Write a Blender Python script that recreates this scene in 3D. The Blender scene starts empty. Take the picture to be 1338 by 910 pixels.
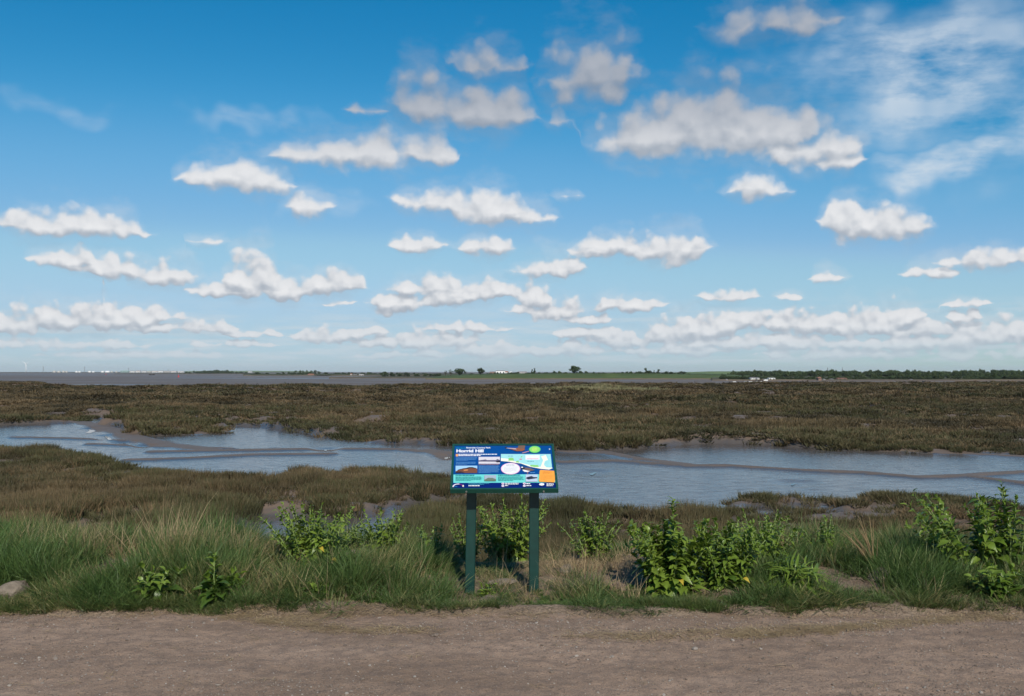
import bpy, math, random
import numpy as np
from mathutils import Vector, Matrix, Euler

R = math.radians
C = bpy.context.scene.collection
SC = bpy.context.scene
rng = np.random.RandomState(7)

# ------------------------------------------------------------------ camera
EYE = 1.7          # eye height above the path
FPX = 1250.0       # focal length in photo pixels (photo 1338 x 910)
CX, HY = 669.0, 486.0
cam = bpy.data.cameras.new('camera')
cam.sensor_width = 36.0
cam.lens = FPX / 1338.0 * 36.0
cam.shift_y = (HY - 455.0) / 1338.0
cam.clip_start = 0.1
cam.clip_end = 200000
camo = bpy.data.objects.new('camera', cam)
camo.location = (0, 0, EYE)
camo.rotation_euler = (R(90), 0, 0)
C.objects.link(camo)
SC.camera = camo

# ------------------------------------------------------------------ render settings
SC.render.engine = 'CYCLES'
SC.cycles.use_denoising = True
SC.cycles.use_adaptive_sampling = True
SC.cycles.adaptive_threshold = .02
SC.cycles.max_bounces = 4
SC.cycles.diffuse_bounces = 2
SC.cycles.glossy_bounces = 3
SC.cycles.transmission_bounces = 3
SC.cycles.transparent_max_bounces = 6
SC.cycles.volume_bounces = 0
SC.cycles.caustics_reflective = False
SC.cycles.caustics_refractive = False
SC.view_settings.view_transform = 'Standard'
SC.view_settings.look = 'None'
SC.view_settings.exposure = 0.0
SC.view_settings.gamma = 1.0

# ------------------------------------------------------------------ sun
SUN_EL, SUN_AZ = 38.0, 14.0       # elevation; degrees to the right of straight behind the camera
sdir = Vector((math.sin(R(SUN_AZ)) * math.cos(R(SUN_EL)), -math.cos(R(SUN_AZ)) * math.cos(R(SUN_EL)), math.sin(R(SUN_EL))))
sl = bpy.data.lights.new('sun', 'SUN')
sl.energy = 4.8
sl.angle = R(0.53)
sl.color = (1.0, 0.93, 0.82)
so = bpy.data.objects.new('sun', sl)
so.rotation_euler = sdir.to_track_quat('Z', 'Y').to_euler()
so.location = sdir * 50
C.objects.link(so)

# ------------------------------------------------------------------ world: sky and clouds
world = bpy.data.worlds.new('World')
SC.world = world
world.use_nodes = True
SKY_STRENGTH = 0.085

class NT:
    """small helper for building node trees"""
    def __init__(s, tree):
        s.t = tree
        s.dim = '3D'
        s.n = tree.nodes
        s.l = tree.links
    def put(s, inp, v):
        if v is None:
            return
        if isinstance(v, bpy.types.NodeSocket):
            s.l.new(v, inp)
        else:
            inp.default_value = v
    def node(s, typ, **kw):
        nd = s.n.new(typ)
        for k, v in kw.items():
            setattr(nd, k, v)
        return nd
    def m(s, op, a, b=None, c=None, clamp=False):
        nd = s.n.new('ShaderNodeMath')
        nd.operation = op
        nd.use_clamp = clamp
        for i, v in enumerate((a, b, c)):
            s.put(nd.inputs[i], v)
        return nd.outputs[0]
    def v(s, op, a, b=None, c=None):
        nd = s.n.new('ShaderNodeVectorMath')
        nd.operation = op
        s.put(nd.inputs[0], a)
        if b is not None:
            s.put(nd.inputs[1], b)
        if c is not None:
            s.put(nd.inputs[2], c)
        return nd.outputs[1] if op in ('LENGTH', 'DOT_PRODUCT', 'DISTANCE') else nd.outputs[0]
    def vscale(s, a, f):
        nd = s.n.new('ShaderNodeVectorMath')
        nd.operation = 'SCALE'
        s.put(nd.inputs[0], a)
        s.put(nd.inputs[3], f)
        return nd.outputs[0]
    def map(s, v, a, b, c=0.0, d=1.0, smooth=False):
        nd = s.n.new('ShaderNodeMapRange')
        nd.interpolation_type = 'SMOOTHSTEP' if smooth else 'LINEAR'
        s.put(nd.inputs[0], v)
        for i, q in enumerate((a, b, c, d)):
            s.put(nd.inputs[i + 1], q)
        return nd.outputs[0]
    def noise(s, vec, scale, detail=4.0, rough=0.55, dist=0.0, color=False):
        nd = s.n.new('ShaderNodeTexNoise')
        nd.noise_dimensions = s.dim
        s.put(nd.inputs['Vector'], vec)
        s.put(nd.inputs['Scale'], scale)
        s.put(nd.inputs['Detail'], detail)
        s.put(nd.inputs['Roughness'], rough)
        s.put(nd.inputs['Distortion'], dist)
        return nd.outputs[1] if color else nd.outputs[0]
    def mix(s, f, a, b, mode='MIX'):
        nd = s.n.new('ShaderNodeMix')
        nd.data_type = 'RGBA'
        nd.blend_type = mode
        nd.clamp_factor = True
        s.put(nd.inputs[0], f)
        s.put(nd.inputs[6], a if isinstance(a, bpy.types.NodeSocket) else (*a[:3], 1))
        s.put(nd.inputs[7], b if isinstance(b, bpy.types.NodeSocket) else (*b[:3], 1))
        return nd.outputs[2]
    def lerp(s, f, a, b):
        nd = s.n.new('ShaderNodeMix')
        nd.data_type = 'FLOAT'
        s.put(nd.inputs[0], f)
        s.put(nd.inputs[2], a)
        s.put(nd.inputs[3], b)
        return nd.outputs[0]
    def ramp(s, f, stops, interp='LINEAR'):
        nd = s.n.new('ShaderNodeValToRGB')
        cr = nd.color_ramp
        cr.interpolation = interp
        while len(cr.elements) < len(stops):
            cr.elements.new(0.5)
        for e, (p, c) in zip(cr.elements, stops):
            e.position = p
            e.color = (*c[:3], 1)
        s.put(nd.inputs[0], f)
        return nd.outputs[0]

# cumulus bodies in rows: direction (bearing and height in photo pixels), half width, half height, weight
ROWS = [
    [(640, 86, 54, 27, .80), (605, 75, 26, 16, .7), (770, 102, 70, 46, 1.05), (788, 88, 48, 40, 1.05), (1005, 30, 80, 30, .85), (1060, 26, 36, 24, .75)],
    [(556, 134, 58, 36, 1.05), (640, 148, 64, 32, 1.05), (600, 150, 74, 30, 1.05), (485, 145, 28, 14, .62), (730, 156, 19, 20, .7),
     (922, 160, 62, 40, 1.15), (842, 182, 82, 32, 1.1), (1005, 174, 68, 38, 1.15), (1058, 194, 62, 32, 1.1), (1096, 211, 28, 22, 1.0), (930, 182, 95, 28, 1.1)],
    [(520, 195, 70, 28, 1), (425, 203, 78, 22, .95), (565, 208, 30, 18, .95), (470, 205, 70, 20, .95), (270, 317, 30, 11, .7), (742, 258, 20, 11, .62)],
    [(318, 228, 58, 22, .95), (262, 231, 36, 17, .95), (352, 243, 40, 18, .95), (402, 269, 34, 19, .85),
     (588, 267, 58, 20, .95), (640, 276, 52, 24, 1), (692, 282, 42, 15, .9), (538, 261, 32, 11, .85),
     (112, 294, 56, 19, 1), (45, 296, 46, 15, 1), (162, 304, 36, 11, .85), (-60, 300, 40, 14, .8),
     (990, 248, 44, 19, .9), (1104, 287, 34, 24, 1.15), (1150, 295, 58, 20, 1.15), (1190, 303, 24, 12, .9), (1262, 396, 30, 7, .8)],
    [(85, 339, 42, 14, 1), (148, 351, 52, 13, 1), (216, 362, 46, 14, .95), (232, 354, 30, 12, .95),
     (330, 366, 38, 28, 1.15), (372, 378, 38, 17, 1.1), (288, 381, 44, 11, .95), (442, 373, 38, 17, 1.1),
     (545, 321, 40, 14, .95), (632, 323, 38, 18, .95), (718, 351, 50, 18, .95),
     (805, 321, 54, 16, .95), (872, 326, 54, 22, 1.05), (768, 327, 30, 14, .85),
     (1290, 341, 56, 13, .9), (1212, 356, 34, 10, .8), (1080, 362, 25, 9, .8), (950, 387, 40, 9, .8), (1030, 386, 20, 6, .75)],
    [(562, 378, 60, 15, .95), (515, 398, 38, 15, 1), (592, 388, 48, 16, 1), (642, 376, 44, 12, .9),
     (698, 390, 26, 17, 1.1), (722, 406, 60, 15, 1), (770, 419, 36, 9, .95), (815, 398, 58, 10, .95), (445, 396, 22, 5, .75),
     (165, 413, 70, 12, 1.05), (80, 421, 88, 17, 1), (235, 428, 74, 9, .9), (-40, 425, 90, 17, 1),
     (900, 432, 54, 16, 1), (962, 422, 50, 15, 1.05), (1045, 424, 56, 17, 1.05), (1118, 427, 54, 15, 1), (1172, 415, 36, 16, 1.05), (1210, 432, 40, 12, .95), (1280, 435, 46, 15, 1), (1350, 430, 50, 14, 1)],
    [(425, 441, 44, 9, .9), (545, 446, 88, 11, .95), (660, 456, 70, 8, .9), (740, 458, 60, 8, .9), (820, 446, 58, 11, .95), (1000, 449, 120, 10, .95), (1200, 450, 90, 10, .95), (300, 450, 60, 6, .7), (90, 450, 110, 8, .7),
     (480, 432, 40, 7, .8), (610, 430, 60, 7, .8), (880, 458, 90, 7, .85), (1090, 463, 110, 7, .85), (1290, 462, 80, 8, .85), (560, 464, 110, 6, .8), (330, 436, 40, 5, .7), (760, 438, 40, 7, .8), (200, 464, 120, 5, .7), (1260, 414, 26, 8, .9)],
]

def arrange(clouds):
    """sort the bodies into rows in which no two lie above one another"""
    rows = []
    for c in sorted(clouds, key=lambda c: c[0] - c[2]):
        for r in rows:
            if all(abs(c[0] - d[0]) > 1.12 * (c[2] + d[2]) + 14 or abs(c[1] - d[1]) < .75 * max(c[3], d[3]) for d in r):
                r.append(c)
                break
        else:
            rows.append([c])
    return rows
ROWS = arrange([(c[0], c[1], c[2], c[3] * (1.35 if c[1] > 425 else 1.1), c[4]) for r in ROWS for c in r])

def sky_pt(x, y):
    u = (x - CX) / FPX
    az = math.atan(u)
    return az * FPX, (HY - y) * math.cos(az)

AX, BX = 680.0, 480.0
def row_profile(row):
    """centre height, half height and body of a row of clouds against bearing"""
    a = np.linspace(-AX, AX, 170)
    E = [(*sky_pt(x, y), hw, hh_, w_) for x, y, hw, hh_, w_ in row]
    top = np.full(a.shape, -1e9); bot = np.full(a.shape, 1e9); G = np.full(a.shape, -9.0)
    near = np.full(a.shape, 1e9); nm = np.zeros(a.shape)
    for ax, by, hw, hh_, w_ in E:
        hw *= 1.16
        q = np.abs(a - ax) / hw
        c = np.sqrt(np.clip(1 - q * q, 0, 1))
        top = np.where(q < 1, np.maximum(top, by + hh_ * 1.12 * c), top)
        bot = np.where(q < 1, np.minimum(bot, by - hh_ * .78 * c), bot)
        G = np.maximum(G, np.where(q < 1, w_ * (1 - 1.15 * q ** 4), -.15 * w_ - 5 * (q - 1)))
        d_ = np.maximum(np.abs(a - ax) - hw, 0)
        nm = np.where(d_ < near, by, nm); near = np.minimum(near, d_)
    mid = np.where(top > -1e8, bot * .64 + top * .36, nm)
    half = np.where(top > -1e8, (top - bot) * .60, 2.0)
    G = np.clip(G, -.6, 1.2)
    half = np.clip(half * 1.42, 5.5, 78)
    return (a + AX) / (2 * AX), np.clip(mid / BX, 0, 1), half / 80.0, (G + .6) / 1.8

g = bpy.data.node_groups.new('clouded_sky', 'ShaderNodeTree')
g.interface.new_socket('direction', in_out='INPUT', socket_type='NodeSocketVector')
g.interface.new_socket('alpha', in_out='OUTPUT', socket_type='NodeSocketFloat')
g.interface.new_socket('cloud', in_out='OUTPUT', socket_type='NodeSocketColor')
g.interface.new_socket('cirrus', in_out='OUTPUT', socket_type='NodeSocketFloat')
g.interface.new_socket('layers', in_out='OUTPUT', socket_type='NodeSocketFloat')
k = NT(g)
k.dim = '2D'
gin = k.node('NodeGroupInput'); gout = k.node('NodeGroupOutput')
sep = k.node('ShaderNodeSeparateXYZ')
k.l.new(gin.outputs[0], sep.inputs[0])
dx, dy, dz = sep.outputs
az = k.m('ARCTAN2', dx, dy)
hh = k.m('SQRT', k.m('MAXIMUM', k.m('ADD', k.m('MULTIPLY', dx, dx), k.m('MULTIPLY', dy, dy)), 1e-5))
A = k.m('MULTIPLY', az, FPX)
B = k.m('MULTIPLY', k.m('DIVIDE', dz, hh), FPX)
def vec2(a, b):
    c = k.node('ShaderNodeCombineXYZ')
    k.put(c.inputs[0], a); k.put(c.inputs[1], b)
    return c.outputs[0]
P = vec2(A, B)
s01 = k.map(B, 20, 380)
wn = k.v('SUBTRACT', k.noise(P, 1 / 46, 2.0, .55, color=True), (.5, .5, .5))
wn2 = k.v('SUBTRACT', k.noise(P, 1 / 14, 2.5, .6, color=True), (.5, .5, .5))
P1 = k.v('ADD', P, k.v('MULTIPLY', k.vscale(wn, k.lerp(s01, 16.0, 34.0)), (1.0, .75, 1.0)))
P1 = k.v('ADD', P1, k.vscale(wn2, k.lerp(s01, 3.0, 5.0)))
sp1 = k.node('ShaderNodeSeparateXYZ')
k.l.new(P1, sp1.inputs[0])
LD = k.lerp(s01, 6.5, 14.0)            # step towards the light, upward
an = k.map(sp1.outputs[0], -AX, AX)
rowin = k.node('ShaderNodeCombineColor')
for i in range(3):
    k.l.new(an, rowin.inputs[i])
b0 = sp1.outputs[1]
b1 = k.m('ADD', b0, LD)
F0 = F1 = None
for row in ROWS:
    xa, mid, half, G = row_profile(row)
    cv = k.node('ShaderNodeRGBCurve')
    mp = cv.mapping
    for ci_, arr in enumerate((mid, half, G)):
        cu = mp.curves[ci_]
        cu.points[0].location = (0, float(arr[0])); cu.points[1].location = (1, float(arr[-1]))
        for xx, yy in zip(xa[1:-1], arr[1:-1]):
            cu.points.new(float(xx), float(yy))
        for pnt in cu.points:
            pnt.handle_type = 'VECTOR'
    mp.update()
    k.l.new(rowin.outputs[0], cv.inputs['Color'])
    so_ = k.node('ShaderNodeSeparateColor')
    k.l.new(cv.outputs[0], so_.inputs[0])
    mid_ = k.m('MULTIPLY', so_.outputs[0], BX)
    inv = k.m('DIVIDE', 1 / 80.0, so_.outputs[1])
    gg = k.m('MULTIPLY_ADD', so_.outputs[2], 1.8, -.6)
    def rowf(bb):
        t_ = k.m('MULTIPLY', k.m('SUBTRACT', bb, mid_), inv)
        return k.m('SUBTRACT', gg, k.m('MAXIMUM', t_, k.m('MULTIPLY', t_, -1.75)))
    r0, r1 = rowf(b0), rowf(b1)
    F0 = r0 if F0 is None else k.m('SMOOTH_MAX', F0, r0, .14)
    F1 = r1 if F1 is None else k.m('SMOOTH_MAX', F1, r1, .14)
# the same kind of sky goes on all round the dome
isout = k.m('MAXIMUM', k.map(k.m('ABSOLUTE', A), AX - 30, AX + 90), k.map(B, BX - 10, BX + 90))
nout = k.noise(k.v('MULTIPLY', P, (1, 1.9, 1)), 1 / 260, 3.0, .5)
Fo = k.m('ADD', k.map(nout, .48, .75, -1.0, .7), k.map(isout, 0, 1, -2, 0))
F0 = k.m('MAXIMUM', F0, Fo); F1 = k.m('MAXIMUM', F1, Fo)
def puff(vec):
    """rounded billows, larger in the clouds overhead"""
    def vor(sc, ds):
        vo = k.node('ShaderNodeTexVoronoi', feature='SMOOTH_F1', voronoi_dimensions='2D')
        k.put(vo.inputs['Vector'], k.v('ADD', vec, k.vscale(wn2, ds)))
        k.put(vo.inputs['Scale'], sc)
        vo.inputs['Detail'].default_value = 1.0
        vo.inputs['Roughness'].default_value = .45
        vo.inputs['Smoothness'].default_value = .35
        return vo.outputs[0]
    fb = k.lerp(s01, k.noise(vec, 1 / 32, 4.0, .46), k.noise(vec, 1 / 80, 5.0, .48))
    q = k.m('MULTIPLY', k.m('SUBTRACT', fb, .5), k.lerp(s01, 1.1, .95))
    return k.m('ADD', q, k.m('MULTIPLY', k.m('SUBTRACT', .42, k.lerp(s01, vor(1 / 21, 6.0), vor(1 / 44, 10.0))), k.lerp(s01, .85, .70)))
f0 = k.m('ADD', F0, puff(P))
f1 = k.m('ADD', F1, puff(k.v('ADD', P, vec2(k.m('MULTIPLY', LD, .3), LD))))
alpha = k.map(f0, .0, k.lerp(s01, .34, .80), 0, 1, smooth=True)
veil = k.m('MULTIPLY', k.map(k.m('ADD', F0, k.m('MULTIPLY', k.m('SUBTRACT', k.noise(k.v('MULTIPLY', P, (1, 1.8, 1)), 1 / 55, 4.0, .6), .5), 2.2)), -.45, .85, 0, 1, smooth=True), .26)
alpha = k.m('MAXIMUM', alpha, veil)
alpha = k.m('MULTIPLY', alpha, k.map(B, 0, 40, .25, .97))
lit = k.map(k.m('SUBTRACT', f0, f1), -.62, .50, 0, 1, smooth=True)
thick = k.map(f0, .1, 1.1, 0, 1)
wh = k.m('MULTIPLY_ADD', lit, .75, k.m('MULTIPLY', thick, .25))
low = k.mix(wh, (.37, .42, .49), (.85, .85, .86))
high = k.mix(wh, (.22, .28, .37), (.43, .46, .52))
ccol = k.mix(k.map(B, 240, 370, 0, 1, smooth=True), low, high)
ccol = k.mix(k.map(B, 0, 70, .75, 0), ccol, (.52, .62, .70))
# high thin cirrus
wl = k.v('SUBTRACT', k.noise(P, 1 / 130, 3.0, .6, color=True), (.5, .5, .5))
PW = k.v('ADD', P, k.v('MULTIPLY', wl, (230, 120, 0)))
cm = None
for (x, y, a, b, wg) in [(1215, 95, 185, 95, 1.0), (1265, 203, 145, 28, 1.15), (1120, 120, 70, 70, .45), (320, 158, 70, 22, .42), (105, 140, 70, 22, .32), (440, 262, 70, 26, .4), (1500, 150, 200, 120, .9)]:
    ax, by = sky_pt(x, y)
    d = k.v('LENGTH', k.v('MULTIPLY', k.v('SUBTRACT', PW, (ax, by, 0)), (1 / a, 1 / b, 0)))
    q = k.map(d, .1, 1.15, wg, 0.0, smooth=True)
    cm = q if cm is None else k.m('MAXIMUM', cm, q)
rot_ = k.node('ShaderNodeVectorRotate', rotation_type='Z_AXIS')
k.put(rot_.inputs['Vector'], k.v('ADD', P, k.vscale(wn, 14.0)))
rot_.inputs['Angle'].default_value = R(6)
ci = k.m('ADD', k.m('MULTIPLY', k.noise(k.v('MULTIPLY', rot_.outputs[0], (1 / 170, 1 / 26, 1)), 1.0, 5.0, .6), .32), k.m('MULTIPLY', k.noise(k.v('MULTIPLY', P, (.6, 1.2, 1)), 1 / 80, 5.0, .6), .68))
cia = k.m('MULTIPLY', k.m('MULTIPLY', cm, k.map(ci, .34, .60, 0.02, 1.0), clamp=True), .84)
# broken low layers towards the horizon
hv = k.noise(k.v('MULTIPLY', P, (1 / 90, 1 / 9, 1)), 1.0, 4.0, .6)
ha = k.m('MULTIPLY', k.map(hv, .42, .66, 0, .62), k.m('MULTIPLY', k.map(B, 2, 16), k.map(B, 50, 95, 1, 0)))
for i, o_ in enumerate((alpha, ccol, cia, ha)):
    k.l.new(o_, gout.inputs[i])

sgp = bpy.data.node_groups.new('clear_sky', 'ShaderNodeTree')
sgp.interface.new_socket('colour', in_out='OUTPUT', socket_type='NodeSocketColor')
k = NT(sgp)
sky = k.node('ShaderNodeTexSky', sky_type='NISHITA')
sky.sun_disc = False
sky.sun_elevation = R(SUN_EL)
sky.sun_rotation = R(180 - SUN_AZ)
sky.altitude = 0
sky.air_density = 1.0
sky.dust_density = 0.2
sky.ozone_density = 4.0
# camera response: deep, slightly polarised blue overhead, pale at the horizon
cv = k.node('ShaderNodeRGBCurve')
for ci_, pts_ in enumerate((((0, 0), (.13, .014), (.2145, .125), (.29, .227), (.34, .31), (.74, .47), (1, .6)),
                            ((0, 0), (.235, .226), (.368, .397), (.469, .479), (.542, .571), (.769, .63), (1, .8)),
                            ((0, 0), (.3, .36), (.445, .53), (.593, .70), (.731, .77), (1, 1)))):
    cu = cv.mapping.curves[ci_]
    cu.points[0].location = pts_[0]; cu.points[1].location = pts_[-1]
    for xx, yy in pts_[1:-1]:
        cu.points.new(xx, yy)
cv.mapping.update()
k.l.new(k.vscale(sky.outputs[0], SKY_STRENGTH), cv.inputs['Color'])
grade = k.vscale(cv.outputs[0], 1 / SKY_STRENGTH)
o2 = k.node('NodeGroupOutput')
k.l.new(grade, o2.inputs[0])

wt = world.node_tree
wt.nodes.clear()
k = NT(wt)
tc = k.node('ShaderNodeTexCoord')
ng = k.node('ShaderNodeGroup'); ng.node_tree = g
k.l.new(tc.outputs['Generated'], ng.inputs[0])
ns = k.node('ShaderNodeGroup'); ns.node_tree = sgp
def bgnode(col, st=1.0):
    b = k.node('ShaderNodeBackground')
    k.put(b.inputs[0], col if isinstance(col, bpy.types.NodeSocket) else (*col, 1))
    b.inputs[1].default_value = st
    return b.outputs[0]
def mixsh(fac, a, b):
    mx = k.node('ShaderNodeMixShader')
    k.put(mx.inputs[0], fac)
    k.l.new(a, mx.inputs[1])
    k.l.new(b, mx.inputs[2])
    return mx.outputs[0]
sh = bgnode(ns.outputs[0], SKY_STRENGTH)
sh = mixsh(ng.outputs[2], sh, bgnode((.64, .72, .80)))
sh = mixsh(ng.outputs[3], sh, bgnode((.60, .68, .74)))
sh = mixsh(ng.outputs[0], sh, bgnode(ng.outputs[1]))
wo = k.node('ShaderNodeOutputWorld')
k.l.new(sh, wo.inputs[0])
world.cycles.sampling_method = 'NONE'

# ------------------------------------------------------------------ helpers
def W(x, y, z=0.0):
    """photo pixel to the point where its ray meets height z"""
    Y = (EYE - z) * FPX / (y - HY)
    return Vector(((x - CX) / FPX * Y, Y, z))

def at(x, Y, z=0.0):
    return Vector(((x - CX) / FPX * Y, Y, z))

def zat(y, Y):
    return EYE - (y - HY) / FPX * Y

def hsh(ix, iy, seed):
    n = (ix.astype(np.int64) * 374761393 + iy.astype(np.int64) * 668265263 + seed * 974634777) & 0x7fffffff
    n = ((n ^ (n >> 13)) * 1274126177) & 0x7fffffff
    n = (n ^ (n >> 16)) & 0xffff
    return n / 65535.0

def vnoise(x, y, seed=0):
    x = np.asarray(x, float); y = np.asarray(y, float)
    ix = np.floor(x); iy = np.floor(y)
    fx = x - ix; fy = y - iy
    fx = fx * fx * (3 - 2 * fx); fy = fy * fy * (3 - 2 * fy)
    ix = ix.astype(np.int64); iy = iy.astype(np.int64)
    a = hsh(ix, iy, seed); b = hsh(ix + 1, iy, seed); c = hsh(ix, iy + 1, seed); d = hsh(ix + 1, iy + 1, seed)
    return (a * (1 - fx) + b * fx) * (1 - fy) + (c * (1 - fx) + d * fx) * fy

def fbm(x, y, seed=0, o=4, gain=.5):
    s = 0.0; a = 1.0; t = 0.0
    for i in range(o):
        s = s + a * vnoise(x * 2 ** i + 17.3 * i, y * 2 ** i - 9.1 * i, seed + i)
        t += a; a *= gain
    return s / t

def sstep(v, a, b):
    q = np.clip((v - a) / (b - a), 0, 1)
    return q * q * (3 - 2 * q)

def mesh_from(name, V, Fs, smooth=False, attrs=None):
    me = bpy.data.meshes.new(name)
    me.from_pydata([tuple(map(float, p)) for p in V] if not isinstance(V, np.ndarray) else V.tolist(), [], [tuple(map(int, f)) for f in Fs] if not isinstance(Fs, np.ndarray) else Fs.tolist())
    if attrs:
        for nm, arr in attrs.items():
            at_ = me.attributes.new(nm, 'FLOAT', 'POINT')
            at_.data.foreach_set('value', np.asarray(arr, dtype=np.float32))
    if smooth:
        me.polygons.foreach_set('use_smooth', [True] * len(me.polygons))
    me.update()
    return me

def obj(name, me, mat=None, parent=None, loc=None, rot=None, scale=None):
    if mat is not None and not me.materials:
        me.materials.append(mat)
    o = bpy.data.objects.new(name, me)
    C.objects.link(o)
    if parent is not None:
        o.parent = parent
    if loc is not None:
        o.location = loc
    if rot is not None:
        o.rotation_euler = rot
    if scale is not None:
        o.scale = scale if hasattr(scale, '__len__') else (scale,) * 3
    return o

def tag(o, label=None, cat=None, group=None, kind=None):
    if label: o['label'] = label
    if cat: o['category'] = cat
    if group: o['group'] = group
    if kind: o['kind'] = kind
    return o

def thing(name, label, cat, loc=(0, 0, 0), rotz=0, group=None):
    o = bpy.data.objects.new(name, None)
    C.objects.link(o)
    o.location = loc
    o.rotation_euler = (0, 0, rotz)
    o.empty_display_size = .1
    return tag(o, label, cat, group)

class MB:
    """collects shapes into one mesh"""
    def __init__(s):
        s.V = []; s.F = []
    def add(s, V, Fs):
        n = len(s.V)
        s.V += [tuple(v) for v in V]
        s.F += [tuple(i + n for i in f) for f in Fs]
        return s
    def box(s, x0, x1, y0, y1, z0, z1):
        V = [(x, y, z) for z in (z0, z1) for y in (y0, y1) for x in (x0, x1)]
        return s.add(V, [(0, 2, 3, 1), (4, 5, 7, 6), (0, 1, 5, 4), (2, 6, 7, 3), (0, 4, 6, 2), (1, 3, 7, 5)])
    def tube(s, pts, rad, seg=6, cap=True):
        pts = [Vector(p) for p in pts]
        rings = []
        for i, p in enumerate(pts):
            d = (pts[min(i + 1, len(pts) - 1)] - pts[max(i - 1, 0)]).normalized()
            u = d.orthogonal().normalized() if i == 0 else (u - d * u.dot(d)).normalized()
            w = d.cross(u)
            r = rad[i] if hasattr(rad, '__len__') else rad
            rings.append([p + (u * math.cos(2 * math.pi * q / seg) + w * math.sin(2 * math.pi * q / seg)) * r for q in range(seg)])
        V = [v for rg in rings for v in rg]
        Fs = []
        for i in range(len(pts) - 1):
            for q in range(seg):
                a = i * seg + q; b = i * seg + (q + 1) % seg
                Fs.append((a, b, b + seg, a + seg))
        if cap:
            Fs.append(tuple(range(seg))[::-1])
            Fs.append(tuple((len(pts) - 1) * seg + q for q in range(seg)))
        return s.add(V, Fs)
    def poly(s, pts, z=0.0):
        return s.add([(p[0], p[1], z) for p in pts], [tuple(range(len(pts)))])
    def mesh(s, name, smooth=False):
        return mesh_from(name, s.V, s.F, smooth)
    def build(s, name, mat, parent=None, smooth=False, **kw):
        return obj(name, s.mesh(name, smooth), mat, parent, **kw)

def material(name):
    m = bpy.data.materials.new(name)
    m.use_nodes = True
    m.node_tree.nodes.clear()
    k = NT(m.node_tree)
    out = k.node('ShaderNodeOutputMaterial')
    return m, k, out

def plain(name, col, rough=.6, metal=0.0, var=.0, scale=20.0, spec=.5, bump=0.0):
    m, k, out = material(name)
    p = k.node('ShaderNodeBsdfPrincipled')
    tcn = k.node('ShaderNodeTexCoord')
    if var:
        n = k.noise(tcn.outputs['Object'], scale, 4.0)
        c = k.mix(k.map(n, .3, .7), tuple(v * (1 - var) for v in col), tuple(min(1, v * (1 + var)) for v in col))
        k.l.new(c, p.inputs['Base Color'])
    else:
        p.inputs['Base Color'].default_value = (*col, 1)
    if bump:
        b = k.node('ShaderNodeBump')
        b.inputs['Strength'].default_value = bump
        b.inputs['Distance'].default_value = .01
        k.l.new(k.noise(tcn.outputs['Object'], scale * 3, 5.0), b.inputs['Height'])
        k.l.new(b.outputs[0], p.inputs['Normal'])
    p.inputs['Roughness'].default_value = rough
    p.inputs['Metallic'].default_value = metal
    p.inputs['Specular IOR Level'].default_value = spec
    k.l.new(p.outputs[0], out.inputs[0])
    return m

def blade_mat(name, base, tip, dry, pscale=.6, trans=.3, dry_lo=.5, dry_hi=.75, rough=.6, pale=None, bvar=.28, rv=.35):
    """thin leaves: colour runs from base to tip (attribute t), drier in patches"""
    m, k, out = material(name)
    t = k.node('ShaderNodeAttribute', attribute_name='t')
    geo = k.node('ShaderNodeNewGeometry')
    oi = k.node('ShaderNodeObjectInfo')
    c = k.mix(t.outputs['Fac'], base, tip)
    n = k.noise(geo.outputs['Position'], pscale, 3.0, .6)
    n = k.m('ADD', n, k.m('MULTIPLY', k.m('SUBTRACT', oi.outputs['Random'], .5), rv))
    c = k.mix(k.map(n, dry_lo, dry_hi), c, dry)
    if pale:
        n2 = k.noise(k.v('MULTIPLY', geo.outputs['Position'], pale[1]), 1.0, 4.0, .65)
        c = k.mix(k.map(n2, .48, .62, 0, .9), c, pale[0])
    br = k.map(oi.outputs['Random'], 0, 1, 1 - bvar, 1 + bvar)
    hsv = k.node('ShaderNodeHueSaturation')
    k.l.new(c, hsv.inputs['Color'])
    k.l.new(br, hsv.inputs['Value'])
    p = k.node('ShaderNodeBsdfPrincipled')
    p.inputs['Roughness'].default_value = rough
    p.inputs['Specular IOR Level'].default_value = .3
    k.l.new(hsv.outputs[0], p.inputs['Base Color'])
    tr = k.node('ShaderNodeBsdfTranslucent')
    k.l.new(hsv.outputs[0], tr.inputs[0])
    mx = k.node('ShaderNodeMixShader')
    mx.inputs[0].default_value = trans
    k.l.new(p.outputs[0], mx.inputs[1])
    k.l.new(tr.outputs[0], mx.inputs[2])
    k.l.new(mx.outputs[0], out.inputs[0])
    return m

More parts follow.
